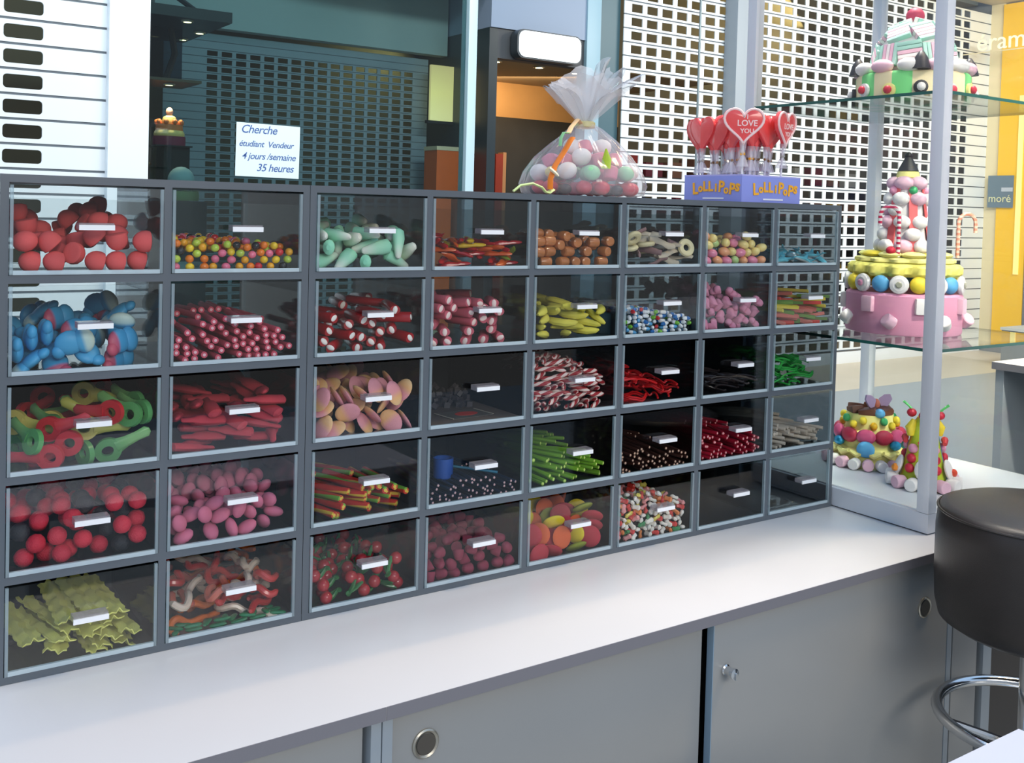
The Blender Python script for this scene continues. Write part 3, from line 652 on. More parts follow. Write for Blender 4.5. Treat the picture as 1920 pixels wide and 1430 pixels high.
MB().ell((0, 0, 0), (.014, .014, .012), 10, 8).build('gum_ball', REDG, t, (-.11, -.03, .232))
# round cake on the case floor
ZF = .9046
t = empty('round_cake', (2.355, .125, ZF)); tag(t, 'round cake of blue, pink and yellow sweets with lilac wings on the case floor', 'cake')
MB().lathe([(.098, 0), (.098, .05), (.088, .055), (.082, .10), (.074, .105), (.066, .15), (.001, .156)], 32).build('core', PALEY, t)
for i in range(20):
    a = 2*math.pi*i/20; MB().lathe(marsh(.0165, .03), 14).build('marshmallow', [PINKM, WHM][i % 2], t, (.105*math.cos(a), .105*math.sin(a), .0166), (0, R(90), a))
for i in range(14):
    a = 2*math.pi*i/14+.1; q = i % 4
    if q == 0: MB().ell((0, 0, 0), (.012, .026, .024), 14, 8).build('blue_disc', BLUG, t, (.102*math.cos(a), .102*math.sin(a), .058), (0, 0, a))
    elif q == 2: MB().ell((0, 0, 0), (.014, .019, .014), 12, 8).build('foil_sweet', TEALF, t, (.100*math.cos(a), .100*math.sin(a), .070), (0, 0, a))
    MB().tube([(-.02, 0, .006), (0, .0, -.004), (.02, 0, .006)], [.006, .010, .006], 8).build('banana_gum', PALEY, t, (.103*math.cos(a+.22), .103*math.sin(a+.22), .044), (0, 0, a+.22+R(90)))
for i in range(11):
    a = 2*math.pi*i/11+.25
    MB().ell((0, 0, 0), (.016, .028, .022), 14, 8).build('pink_disc', [mat('disc_rose', (214, 84, 130), .5), mat('disc_crimson', (188, 44, 74), .5)][i % 2], t, (.088*math.cos(a), .088*math.sin(a), .092), (0, 0, a))
for i in range(16):
    a = 2*math.pi*i/16; z = .122+.014*(i % 2)
    MB().ell((0, 0, 0), (.011, .011, .012), 10, 8).build('berry_gum', [YELG, YELG, mat('gum_amber', (240, 186, 30), .35), GRNG][i % 4], t, (.076*math.cos(a), .076*math.sin(a), z))
for i in range(6):
    a = 2*math.pi*i/6+.5; MB().box((0, 0, 0), (.036, .05, .022)).build('chocolate_piece', BRN, t, (.045*math.cos(a), .045*math.sin(a), .158), (.2, .1, a), bevel=.006)
for sx_, a in ((-1, .4), (1, -.4)):
    pl = [(0, 0), (.016, .012), (.026, .032), (.020, .046), (.004, .044), (-.012, .03)]
    MB().prism([(x*sx_, y) for x, y in pl][::sx_], -.003, .003).build('wafer_wing', LIL, t, (sx_*.022-.005, -.03, .163), (R(80), 0, a-.6))
MB().ell((0, 0, 0), (.010, .012, .016), 10, 8).build('gum_ball', mat('gum_salmon', (240, 140, 110), .5), t, (0.0, -.02, .178)); MB().ell((0, 0, 0), (.016, .016, .014), 10, 8).build('gum_ball', BLUG, t, (-.03, -.055, .158))
# pointed cake nearer the post
t = empty('cone_cake', (2.262, -.120, ZF)); tag(t, 'pointed cone cake of lime and red sweets beside the front post of the case', 'cake')
MB().lathe([(.066, 0), (.060, .03), (.046, .09), (.036, .14), (.026, .18), (.001, .2)], 24).build('core', banded('cone_stripes', [(0, (196, 214, 60)), (.3, (230, 200, 50)), (.6, (70, 130, 170)), (.8, (196, 214, 60))], 'Z2', 4/(2*math.pi), 0, .5), t)
for i in range(13):
    a = 2*math.pi*i/13; MB().lathe(marsh(.0175, .032), 14).build('marshmallow', [PINKM, WHM, WHM][i % 3], t, (.066*math.cos(a), .066*math.sin(a), .0176), (0, R(90), a))
for i in range(5):
    a = 2*math.pi*i/5-2.6
    MB().ell((0, 0, 0), (.009, .021, .028), 14, 8).build('egg_white', WHM, t, (.066*math.cos(a), .066*math.sin(a), .056), (0, -.3, a))
    MB().lathe([(.011, 0), (.010, .01), (.003, .014)], 6).build('fruit_star', [ORG, mat('gum_scarlet', (236, 80, 50), .4)][i % 2], t, (.073*math.cos(a+.1), .073*math.sin(a+.1), .048), (0, R(80), a))
    a += .63
    for q in range(3): MB().ell((0, 0, 0), (.011, .014, .013), 10, 8).build('berry_gum', REDG if q < 2 else HOTP, t, ((.058-.006*q)*math.cos(a), (.058-.006*q)*math.sin(a), .055+q*.026), (0, 0, a))
for i in range(4):
    a = 2*math.pi*i/4-2.5; MB().tube([(0, -.018, 0), (0, 0, .008), (0, .018, 0)], [.006, .010, .006], 8).build('red_gum', mat('gum_coral', (226, 70, 74), .4), t, (.050*math.cos(a), .050*math.sin(a), .122), (0, 0, a))
    MB().tube([(0, 0, -.02), (.006, 0, 0), (0, 0, .024)], [.009, .014, .007], 10).build('yellow_gum', YELG, t, (.036*math.cos(a+.4), .036*math.sin(a+.4), .158), (0, -.2, a+.4))
    c = MB().ell((0, 0, 0), (.013, .013, .012), 12, 8).build('cherry', REDG, t, (.036*math.cos(a-.2), .036*math.sin(a-.2), .197))
    MB().tube([(0, 0, .009), (.008*math.cos(a), .008*math.sin(a), .018), (.022*math.cos(a), .022*math.sin(a), .030)], [.004, .003, .004], 6).build('cherry_stem', GREEN_STEM, c)
MB().ell((0, 0, .213), (.014, .014, .013), 12, 8).build('top_gum', YELG, t)
# ------------------------------------------------------------------ bag of sweets and lollipop stand on the rack
RTOP = RT+TH/2
BX, BY = 1.245, .125
CELLO = glass('cellophane', (.96, .97, .98), 1.5, .22, (244, 240, 244), .12); CELLO_T = glass('cellophane_ruffle', (.95, .96, .97), 1.55, .34, (250, 248, 250), .10)
t = empty('sweets_bag', (BX, BY, RTOP)); tag(t, 'clear cellophane bag of sweets tied with a ribbon on the rack', 'bag')
def cello(prof, seg, wob, lean=(0, 0), fr=11):
    b = MB(); vs = []; fs = []; ph = [random.uniform(0, 6.28) for _ in range(6)]
    for i, (r, z, wv) in enumerate(prof):
        for j in range(seg):
            a = 2*math.pi*j/seg
            q = r*(1+wv*(.55*math.sin(fr*a+ph[0])+.3*math.sin((fr*2-3)*a+ph[1]+z*20)+.25*math.sin(5*a+ph[2])))
            f = (z-prof[0][1])/(prof[-1][1]-prof[0][1])
            zz = z+wv*.12*r/.1*(math.sin(4*a+ph[3])+.7*math.sin(7*a+ph[4]))*f*f
            vs.append((q*math.cos(a)+lean[0]*f*f, q*math.sin(a)+lean[1]*f*f, zz))
    for i in range(len(prof)-1):
        for j in range(seg): fs.append((i*seg+j, i*seg+(j+1) % seg, (i+1)*seg+(j+1) % seg, (i+1)*seg+j))
    b.add(vs, fs); return b
cello([(.125, .0015, .01), (.143, .006, .02), (.150, .026, .02), (.140, .055, .025), (.112, .092, .05), (.074, .128, .09), (.040, .155, .12), (.020, .168, .14)], 120, 0).build('bag_body', CELLO, t, angle=80)
def ruffle():
    b = MB()
    for k, (az, el, L, wd) in enumerate(((-2.5, 52, .125, .075), (-1.7, 60, .115, .085), (-.75, 40, .165, .075), (-.1, 62, .155, .085), (.9, 66, .15, .08), (1.9, 58, .125, .09), (2.8, 44, .125, .075), (-.45, 74, .165, .07))):
        ca, sa = math.cos(az), math.sin(az); vs = []; fs = []; nu, nv = 14, 15
        for i in range(nu):
            u = i/(nu-1); e_ = R(el+ (1-u)*(86-el)*.7)
            r = u*L*math.cos(e_)+.008; z = .170+u*L*math.sin(e_)
            for j in range(nv):
                v = j/(nv-1)*2-1; w_ = (.010+wd*u**.85)*v
                pl = .006*u*math.sin(7*v+k*2)+.004*u*math.sin(17*v+k)
                tip = (1-.30*v*v)+.07*math.sin(5*v+k*1.7)*u
                rr = r*tip+pl; zz = .170+(z-.170)*tip+pl*.8
                bend = -.5*abs(w_)*u
                vs.append((rr*ca-w_*sa+bend*ca*.4, rr*sa+w_*ca+bend*sa*.4, zz))
        for i in range(nu-1):
            for j in range(nv-1): q = i*nv+j; fs.append((q, q+1, q+nv+1, q+nv))
        b.add(vs, fs)
    return b
ruffle().build('bag_ruffle', CELLO_T, t, angle=80)
MB().lathe([(.021, .160), (.025, .163), (.025, .173), (.021, .176)], 24).build('tie', mat('tie_gold', (214, 204, 150), .4), t)
RIB_O = mat('ribbon_orange', (244, 132, 30), .4); RIB_P = mat('ribbon_peach', (250, 206, 150), .4); RIB_G = mat('ribbon_green', (150, 214, 150), .4); RIB_Y = mat('ribbon_pale_green', (216, 236, 160), .4)
MB().tube([(-.02, -.01, .170), (-.045, -.03, .176), (-.085, -.06, .155), (-.112, -.085, .138)], .006, 8, flat=.35).build('ribbon', RIB_P, t)
MB().tube([(-.100, -.085, .128), (-.108, -.088, .122), (-.122, -.088, .100), (-.148, -.088, .065), (-.160, -.088, .035), (-.160, -.088, .012)], .008, 8, flat=.4).build('ribbon', RIB_O, t)
MB().tube([(-.112, -.085, .138), (-.126, -.086, .138), (-.134, -.087, .125), (-.136, -.088, .108)], .0055, 8, flat=.35).build('ribbon', RIB_G, t)
MB().tube([(-.166, -.092, .058), (-.158, -.098, .05), (-.148, -.094, .045)], .009, 8, flat=.4).build('ribbon', mat('ribbon_cream', (246, 240, 214), .4), t)
MB().tube([(-.245, -.07, .005), (-.23, -.075, .018), (-.205, -.085, .023), (-.185, -.092, .015), (-.178, -.095, .006), (-.165, -.088, .004), (-.15, -.085, .012)], .0065, 8, flat=.45).build('ribbon', RIB_Y, t)
sw = [('black_gum', 'black liquorice ball at the bottom of the cellophane bag', BLK, .014), ('red_gum', 'glossy red gum at the bottom of the cellophane bag', REDG, .019), ('white_marshmallow', 'white marshmallow in the cellophane bag', WHM, .024),
      ('green_gum', 'mint green gum in the cellophane bag', mat('gum_mint', (150, 214, 160), .5), .020), ('yellow_gum', 'yellow gum in the cellophane bag', mat('gum_lemon', (246, 220, 120), .5), .016), ('pink_sweet', 'pink wrapped sweet in the cellophane bag', mat('sweet_rose', (226, 110, 136), .5, **SUG), .019)]
spots = []
for lay, (zz, rr, n, pick) in enumerate(((.017, .112, 17, (1, 0, 1, 1, 0, 1)), (.017, .065, 9, (1, 0, 5)), (.050, .112, 15, (2, 4, 2, 3, 5, 3, 2)), (.052, .062, 8, (5, 3)), (.082, .078, 11, (5, 5, 2, 5, 5)), (.082, .036, 5, (5,)), (.110, .045, 6, (5, 2)), (.112, .0, 1, (5,)))):
    for i in range(n):
        a = 2*math.pi*(i+.5*(lay % 2))/n; k = sw[pick[i % len(pick)]]
        nm, lb, m, r_ = k
        if nm == 'pink_sweet': me = MB().lathe(marsh(r_*.85, r_*1.5), 12)
        elif nm == 'white_marshmallow': me = MB().ell((0, 0, r_*.8), (r_, r_*.95, r_*.8), 12, 8)
        else: me = MB().ell((0, 0, r_*.85), (r_, r_, r_*.85), 12, 8)
        o = me.build(nm, m, None, (BX+rr*math.cos(a), BY+rr*math.sin(a), RTOP+zz-.014+(.004*random.random() if lay > 1 else 0)), (random.uniform(-.5, .5) if lay > 1 else 0, random.uniform(-.5, .5) if lay > 1 else 0, a+random.random()))
        tag(o, lb, 'sweet', lb.split(' in the')[0].split(' at the')[0]+' pieces in the bag')
leaf = MB().tube([(0, 0, 0), (.004, 0, .02), (0, 0, .045)], [.012, .012, .002], 8, flat=.4).build('green_leaf_gum', LIME, None, (BX-.03, BY-.118, RTOP+.062), (0, 0, .4)); tag(leaf, 'olive green leaf-shaped gum at the front of the cellophane bag', 'sweet')
# lollipops
LX, LY = 1.682, .035
BOXB = mat('box_periwinkle', (140, 152, 226), .5, noise=.10, nscale=5); LOGO = mat('logo_orange', (248, 178, 44), .5)
t = empty('lollipop_box', (LX+.11, LY+.103, RTOP)); tag(t, 'lavender blue cardboard box holding heart lollipops on the rack', 'box')
MB().span(-.11, .11, -.103, .103, .0005, .070).build('carton', BOXB, t, bevel=.002)
MB().span(-.1102, .1102, -.1032, .1032, .0665, .0702).build('lid_edge', mat('box_lavender', (178, 178, 236), .5), t)
def logo(rz, x, y):
    xo = -.060
    for i, ch in enumerate('LoLLiPoPs'):
        me = text_mesh('lettering', ch, [.042, .03, .036, .036, .03, .04, .03, .04, .04][i], LOGO, .0006, 0, .0012)
        o = link('lettering', me, t, (0, 0, 0)); dz = [.004, .010, .012, .012, .011, .010, .006, .004, .012][i]
        o.matrix_local = Matrix.Translation((x, y, .016)) @ Matrix.Rotation(rz, 4, 'Z') @ Matrix.Translation((xo+i*.0185, -.0008, dz)) @ Matrix.Rotation(R(90), 4, 'X') @ Matrix.Rotation(R([4, -4, 3, 2, 0, -4, 4, -6, -10][i]), 4, 'Z')
    o = MB().box((0, 0, 0), (.075, .0006, .004)).build('printed_line', mat('print_white', (232, 236, 250), .5), t)
    o.matrix_local = Matrix.Translation((x, y, .009)) @ Matrix.Rotation(rz, 4, 'Z') @ Matrix.Translation((.005, -.0006, 0))
logo(0, 0, -.1034); logo(R(-90), -.1104, 0)
HP = [(16*math.sin(a)**3/34, (13*math.cos(a)-5*math.cos(2*a)-2*math.cos(3*a)-math.cos(4*a))/34) for a in [2*math.pi*i/40 for i in range(40)]][::-1]
HS = .112
HEART = mat('lolly_red', (240, 84, 84), .25, coat=.5, vary=.12); HRIM = mat('lolly_rim', (250, 214, 212), .35); STICK = mat('lolly_stick', (242, 240, 240), .5)
WRAP = glass('wrapper_film', (.95, .95, .97), 1.5, .30, (240, 236, 244), .1)
def lolly(x, y, az, tilt, zc, rim, label):
    o = MB().prism([(a*HS, b*HS) for a, b in HP], -.0075, .0075, inset=.82).build('heart_lollipop', HEART, None, (x, y, zc), (R(90)+tilt, 0, az), smooth=True)
    tag(o, label, 'lollipop', 'heart lollipops in the box')
    if rim:
        MB().tube([(a*HS*.93, b*HS*.93, .0065) for a, b in HP], .0034, 6, closed=True).build('rim', HRIM, o)
        for s_, yy, sz in (('I', .012, .016), ('LOVE', -.006, .021), ('YOU', -.024, .016)):
            link('lettering', text_mesh('lettering', s_, sz, HRIM, .0006, 0, .0004), o, (0.008, yy, .0078))
    zb = HS*min(b for a, b in HP)
    L = zc+zb-(RTOP+.071)
    MB().tube([(0, zb+.01, 0), (0, zb-L, 0)], .0028, 6).build('stick', STICK, o)
    MB().lathe([(.010, zb+.012), (.006, zb-.018), (.0045, zb-.024), (.010, zb-.034), (.016, zb-.052)], 10, M=Matrix(((1, 0, 0, 0), (0, 0, 1, 0), (0, -1, 0, 0), (0, 0, 0, 1)))).build('wrapper', WRAP, o)
    MB().tube([(-.006, zb-.021, 0), (.006, zb-.020, .002)], .0035, 6).build('twist_tie', [LOGO, mat('tie_silver', (200, 196, 190), .3, .6), mat('tie_brown', (150, 110, 70), .4)][random.randrange(3)], o)
    return o
VA = -math.atan2(.73, .68)      # facing the camera's side
lolly(LX+.008, LY+.008, VA+.12, .05, RTOP+.198, True, 'heart lollipop with a white rim at the box corner, facing out whole')
lolly(LX+.165, LY+.012, VA+1.08, .05, RTOP+.200, True, 'heart lollipop with a white rim turned aside at the far box end')
for i in range(6):
    y = LY+.048+i*.026
    lolly(LX+.022+.012*(i % 2), y+.014, VA-.95+random.uniform(-.08, .08), .03, RTOP+.184+random.uniform(-.006, .006)+.004*(i < 2), False, 'red heart lollipop seen edge-on in the tight row behind the rimmed hearts')
for i in range(4):
    x = LX+.070+i*.028
    lolly(x, LY+.036+.012*(i % 2), VA+1.0+random.uniform(-.08, .08), .03, RTOP+.188+random.uniform(-.006, .006), False, 'red heart lollipop seen edge-on in the tight row behind the rimmed hearts')
for i in range(11):
    lolly(LX+.070+(i % 4)*.036, LY+.080+(i//4)*.042, VA+[-.8, .9, -.5][i % 3], 0, RTOP+.186+random.uniform(-.008, .010), False, 'red heart lollipop seen edge-on in the tight row behind the rimmed hearts')

# ------------------------------------------------------------------ sweets: one of each kind, then copies dropped into the drawers
class Kind:
    def __init__(s, name, label, group, mb, mats, parts=(), smooth=True, angle=40, cat='sweet', sink=.12):
        s.name, s.label, s.group, s.cat, s.sink = name, label, group, cat, sink
        s.me = mb.mesh(name, mats, smooth=smooth, angle=angle)
        s.parts = [(n, b.mesh(n, m)) for n, b, m in parts]
        s.proto = None; s.variants = {}
        pts = []
        for me in [s.me]+[p for _, p in s.parts]:
            me.calc_loop_triangles()
            v = np.array([q.co[:] for q in me.vertices]); tri = np.array([q.vertices[:] for q in me.loop_triangles])
            a, b, c = v[tri[:, 0]], v[tri[:, 1]], v[tri[:, 2]]
            ar = np.linalg.norm(np.cross(b-a, c-a), axis=1); n = max(900, int(ar.sum()/(.0022**2)))
            k = rng.choice(len(tri), min(n, 6000), p=ar/ar.sum()); u = rng.random((len(k), 2)); f = u.sum(1) > 1; u[f] = 1-u[f]
            pts.append(a[k]+(b[k]-a[k])*u[:, :1]+(c[k]-a[k])*u[:, 1:]); pts.append(v)
        s.pts = np.concatenate(pts)
    def put(s, loc, rot):
        if s.proto is None:
            o = link(s.name, s.me); tag(o, s.label, s.cat, s.group); s.proto = o
            for n, me in s.parts: link(n, me, o)
        else:
            o = s.proto.copy(); COL.objects.link(o)
            for ch in s.proto.children:
                c = ch.copy(); COL.objects.link(c); c.parent = o
        o.location = loc; o.rotation_euler = rot
        return o
RES = .0032
def variant(k, rot):
    M = np.array(Euler(rot).to_matrix()); p = k.pts @ M.T
    lo = p.min(0); hi = p.max(0)
    ij = ((p[:, :2]-lo[:2])/RES).astype(int); n = ij.max(0)+1
    bot = np.full(n, 1e9); top = np.full(n, -1e9)
    np.minimum.at(bot, (ij[:, 0], ij[:, 1]), p[:, 2]); np.maximum.at(top, (ij[:, 0], ij[:, 1]), p[:, 2])
    return bot, top, lo, hi
def lay(tilt=.25):
    return lambda: (random.uniform(-tilt, tilt), random.uniform(-tilt, tilt), random.uniform(0, 6.283))
def anyrot(): return (random.uniform(0, 6.283), random.uniform(0, 6.283), random.uniform(0, 6.283))
def along(sp=.25, t=.08, roll=True):     # long axis Y, lying front to back
    return lambda: (random.uniform(-t, t), random.uniform(0, 6.283) if roll else random.uniform(-.2, .2), random.gauss(0, sp))
def flat(): return (R(90)*random.choice((1, 1, 1, -1))*random.uniform(.75, 1.1), 0, random.uniform(-.5, .5))
def fill(cell, kinds, prof, back=1.0, layer=.03, nmax=150, rot=anyrot, depth=.27, nrot=14, tries=10, slack=.004, front=.45, seed=None, fz=None):
    """drop sweets one by one onto a height map of the drawer until the heap reaches the wanted profile"""
    if seed is not None: random.seed(seed)
    x0, x1, z0 = cellx[cell]; W = x1-x0; nx = int(W/RES); ny = int(depth/RES)
    xs = (np.arange(nx)+.5)/nx; ys = (np.arange(ny)+.5)/ny
    px = np.interp(xs, np.linspace(0, 1, len(prof)), prof)
    T = px[:, None]*(1+(back-1)*ys[None, :])
    fz = fz or layer*1.15; H = np.maximum(0, T-layer); H[:, :int(fz/RES)] = 0
    vs = [[variant(k, r)+(r,) for r in (rot() for _ in range(nrot))] for k, wgt in kinds]
    wg = [wgt for _, wgt in kinds]; fails = 0; n = 0; phase = 0; nf = int(fz/RES)
    while n < nmax:
        if fails > (70, 60)[phase]:
            if phase: break
            phase, fails = 1, 0
        ki = random.choices(range(len(kinds)), wg)[0]; best = None
        for q in range(tries):
            bot, top, lo, hi, r = random.choice(vs[ki]); a, b = bot.shape
            if a >= nx or b >= ny: continue
            i = random.randrange(nx-a); j = int(max(1, nf-b)*random.random()**1.5) if phase == 0 else int((ny-b)*random.random())
            j = min(j, ny-b-1)
            Hs = H[i:i+a, j:j+b]
            z = (Hs-bot)[bot < 1e8].max()
            d = T[i+a//2, j+b//2]+slack-(z+hi[2]*.55+.45*(hi[2]+lo[2])/2)
            if best is None or d > best[0]: best = (d, z, i, j, bot, top, lo, hi, r)
        if best is None: break
        d, z, i, j, bot, top, lo, hi, r = best
        if d < 0: fails += 1; continue
        k = kinds[ki][0]; a, b = bot.shape; msk = top > -1e8
        sub = H[i:i+a, j:j+b]; sub[msk] = np.maximum(sub[msk], z+top[msk])
        zz = z-k.sink*(hi[2]-lo[2]) if z > .004 else z
        k.put((x0+i*RES-lo[0], .0052+j*RES-lo[1], z0+zz), r); n += 1
    return n
def cap(L, r, r2=None, seg=10, flat=1.0, mi=0, axis='Y', bend=0, n=7):
    r2 = r if r2 is None else r2; P = []; Q = []
    for i in range(n):
        u = i/(n-1); P.append((bend*4*(u-.5)**2 if bend else 0, (u-.5)*L, 0)); q = r+(r2-r)*u
        e_ = min(u, 1-u)*L; Q.append(q if e_ > q*.8 else q*(.45+.55*min(1, e_/(q*.8))))
    return MB().tube(P, Q, seg, mi, flat=flat)
def sug(n, c, **k): return mat(n, c, .7, bump=.5, bscale=1400, vary=.08, **k)
def gum(n, c, **k): return mat(n, c, .22, vary=.10, sss=.35, coat=.25, **k)
N = {}
# --- top row
K = Kind('strawberry_gum', 'coral pink sugared half-egg sweet heaped in a top-row drawer', 'coral pink sugared sweets', MB().ell((0, 0, 0), (.019, .017, .021), 14, 10, fn=lambda p: (p[0], p[1], max(p[2], -.008))), sug('sugar_coral', (243, 96, 96)))
fill((0, 0), [(K, 1)], [.058, .072, .05, .056, .072, .066, .045], 1.8, .05, 110)
JB = [('yellow', (246, 206, 40)), ('orange', (246, 132, 28)), ('pink', (238, 120, 150)), ('lime', (190, 214, 80)), ('red', (206, 40, 50)), ('black', (34, 34, 40)), ('amber', (240, 170, 30))]
fill((0, 1), [(Kind('jelly_bean', c+' jelly bean in the mixed bean drawer of the top row', c+' jelly beans', MB().ell((0, 0, 0), (.0082, .0072, .0070), 10, 7), gum('bean_'+c, rgb)), 1.2 if c in ('yellow', 'orange') else .8) for c, rgb in JB], [.055, .048, .050, .046, .050, .044, .038], 1.1, .018, 290, lay(.5))
K = [Kind('mint_foot_gum', 'pale mint tapering sweet heaped in a top-row drawer', 'pale mint tapering sweets', MB().tube([(0, -.03, 0), (0, -.024, 0), (0, -.008, .001), (0, .012, .0), (0, .03, 0), (0, .033, 0)], [.005, .0145, .015, .011, .007, .003], 12, flat=.75), banded('mint_white', [(0, (150, 226, 190)), (.55, (176, 232, 200)), (1, (240, 240, 226))], 'Y', 16, .5, .6, const=False, repeat=False, vary=.07)),
     Kind('mint_foot_gum', 'creamy pale green tapering sweet heaped in a top-row drawer', 'creamy pale green tapering sweets', MB().tube([(0, -.028, 0), (0, -.022, 0), (0, -.004, .002), (0, .014, .0), (0, .028, 0), (0, .031, 0)], [.005, .014, .0135, .011, .008, .004], 12, flat=.8), banded('cream_green', [(0, (206, 236, 190)), (1, (246, 242, 224))], 'Y', 16, .5, .6, const=False, repeat=False, vary=.05))]
fill((0, 2), [(K[0], 2), (K[1], 1)], [.062, .072, .060, .078, .050, .074, .085], 1.25, .055, 75, anyrot, fz=0.06)
def croc(): return MB().tube([(0, -.034, 0), (0, -.028, 0), (0, -.012, .001), (0, -.006, 0), (0, .012, .001), (0, .022, 0), (.003, .032, 0), (.006, .038, 0)], [.002, .0055, .0065, .005, .009, .007, .004, .001], 8, flat=.65)
fill((0, 3), [(Kind('crocodile_gum', c+' crocodile-shaped jelly heaped in a top-row drawer', c+' crocodile jellies', croc(), gum('croc_'+c, rgb)), wt) for c, rgb, wt in (('red', (176, 20, 30), 3), ('yellow', (216, 180, 30), 1.2), ('green', (120, 140, 40), 1), ('orange', (214, 90, 24), .8))], [.054, .052, .058, .052, .05, .05, .034], 1.1, .035, 150, lay(.6), fz=0.06)
K = Kind('caramel_barrel', 'brown glossy caramel barrel heaped in a top-row drawer', 'brown caramel barrels', MB().lathe([(.007, -.014), (.0105, -.0125), (.0118, -.006), (.0118, .006), (.0105, .0125), (.007, .014)], 14), mat('caramel', (196, 120, 66), .22, vary=.14, coat=.4, noise=.25, nscale=120))
fill((0, 4), [(K, 1)], [.064, .080, .072, .072, .066, .064, .062], 1.0, .03, 150, lambda: (R(90), 0, random.choice((0, R(90), R(90)))+random.uniform(-.2, .2)))
K = [Kind('gum_ring', 'cream and yellow ring sweet in a top-row drawer', 'cream and yellow ring sweets', MB().tube([(.015*math.cos(a), .015*math.sin(a), 0) for a in [2*math.pi*i/18 for i in range(18)]], .0075, 8, closed=True, flat=.8), sug('ring_cream', (236, 222, 176))),
     Kind('curl_gum', 'long cream coloured gum strip among the ring sweets', 'cream gum strips among the rings', MB().tube([(0, -.036, 0), (.003, -.018, .003), (0, 0, 0), (-.003, .018, .002), (0, .036, 0)], [.006, .009, .0075, .009, .006], 8, flat=.5), sug('curl_cream', (214, 200, 178))),
     Kind('curl_gum', 'mauve brown gum strip among the ring sweets', 'mauve gum strips among the rings', MB().tube([(0, -.034, 0), (.004, -.014, .003), (0, .012, 0), (-.004, .034, .002)], [.006, .009, .008, .006], 8, flat=.5), sug('curl_mauve', (160, 124, 124)))]
fill((0, 5), [(K[0], 1), (K[1], 1.2), (K[2], .7)], [.04, .085, .07, .07, .06, .055, .05], 1.15, .05, 60, anyrot, fz=0.06)
PE = [('pink', (240, 140, 170)), ('peach', (246, 170, 120)), ('pale green', (190, 220, 140)), ('cream yellow', (246, 222, 140))]
fill((0, 6), [(Kind('sugar_egg', c+' sugar egg in a top-row drawer', c+' sugar eggs', MB().ell((0, 0, 0), (.0155, .0115, .0112), 12, 8), mat('egg_'+c, rgb, .3, vary=.05, coat=.3)), 1) for c, rgb in PE], [.072, .078, .066, .060, .078, .062, .036], 1.05, .03, 140, lay(.5))
K = [Kind('dolphin_gum', 'blue and white dolphin-shaped sweet on the floor of the end top-row drawer', 'blue and white dolphin sweets', MB().tube([(0, -.036, 0), (0, -.026, .002), (0, -.006, .005), (0, .016, .002), (0, .03, .006)], [.003, .008, .011, .006, .002], 10, flat=.7).add([(-.013, .040, .008), (.013, .040, .008), (0, .026, .004), (0, .034, .011)], [(0, 2, 1), (0, 1, 3), (1, 2, 3), (2, 0, 3)]).add([(0, -.006, .012), (0, .008, .010), (.002, .006, .022), (-.002, .006, .022)], [(0, 1, 2), (0, 3, 1), (0, 2, 3), (1, 3, 2)]), banded('dolphin_blue', [(0, (244, 248, 250)), (.42, (226, 238, 242)), (.5, (110, 204, 222)), (1, (84, 184, 210))], 'Z', 40, .42, .35, const=False, repeat=False, vary=.05))]
fill((0, 7), [(K[0], 1)], [.028, .03, .03, .026, .03, .034, .045], 1.0, .05, 34, lay(.35))
# --- second row
def blob(): return MB().ell((0, -.006, 0), (.021, .024, .010), 16, 9).ell((.002, .016, .001), (.022, .017, .0105), 16, 9).ell((.010, -.026, .001), (.012, .011, .008), 12, 7)
K = [Kind('blue_gum', 'bright blue and white soft gum heaped in a second-row drawer', 'blue and white soft gums', blob(), banded('blue_white', [(0, (70, 164, 214)), (.70, (80, 172, 220)), (.80, (196, 222, 220)), (1, (210, 226, 214))], 'Y', 16, .5, .45, const=False, repeat=False, vary=.1), sink=.3),
     Kind('blue_gum', 'bright blue and pink soft gum heaped in a second-row drawer', 'blue and pink soft gums', blob(), banded('blue_pink', [(0, (206, 84, 110)), (.22, (190, 86, 120)), (.30, (66, 160, 212)), (1, (76, 168, 218))], 'Y', 16, .5, .45, const=False, repeat=False, vary=.1), sink=.3)]
fill((1, 0), [(K[0], 3), (K[1], 1.4)], [.080, .075, .085, .086, .076, .094, .082], 1.3, .07, 130, lambda: (R(90)+random.uniform(-1.2, .8), random.uniform(0, 6.28), random.gauss(-.3, .6)))
K = Kind('sour_pencil', 'sugared pink liquorice tube end-on in a second-row drawer', 'sugared pink liquorice tubes', MB().tube([(0, -.065, 0), (.001, -.02, .0), (0, .02, .0), (0, .065, 0)], .0058, 9), sug('sour_pink', (222, 86, 108)), [('filling', MB().lathe([(.0028, 0), (.0028, .0006)], 8, M=Matrix.Translation((0, -.0651, 0)) @ Matrix.Rotation(R(90), 4, 'X')), mat('sour_core', (250, 196, 204), .7))])
fill((1, 1), [(K, 1)], [.040, .056, .070, .072, .068, .058, .022], 1.25, .030, 230, lambda: (random.uniform(-.05, .10), random.uniform(0, 6.28), random.gauss(0, .2)), front=.8, fz=0.14)
def filled(nm, lab, grp, outer, core):
    M0 = lambda y: Matrix.Translation((0, y, 0)) @ Matrix.Rotation(R(90), 4, 'X') @ Matrix.Scale(.62, 4, (1, 0, 0))
    return Kind(nm, lab, grp, MB().tube([(0, -.042, 0), (0, -.040, 0), (.001, 0, .0005), (0, .040, 0), (0, .042, 0)], [.0104, .0112, .0112, .0112, .0104], 12, flat=.8), outer, [('filling', MB().ell((0, -.0416, 0), (.0052, .0022, .0082), 12, 6), core)])
CORE = mat('fondant_white', (250, 240, 232), .5)
K = filled('filled_tube', 'dark red liquorice tube with a white filling in a second-row drawer', 'red filled liquorice tubes', mat('tube_red', (168, 16, 26), .3, vary=.12, coat=.2), CORE)
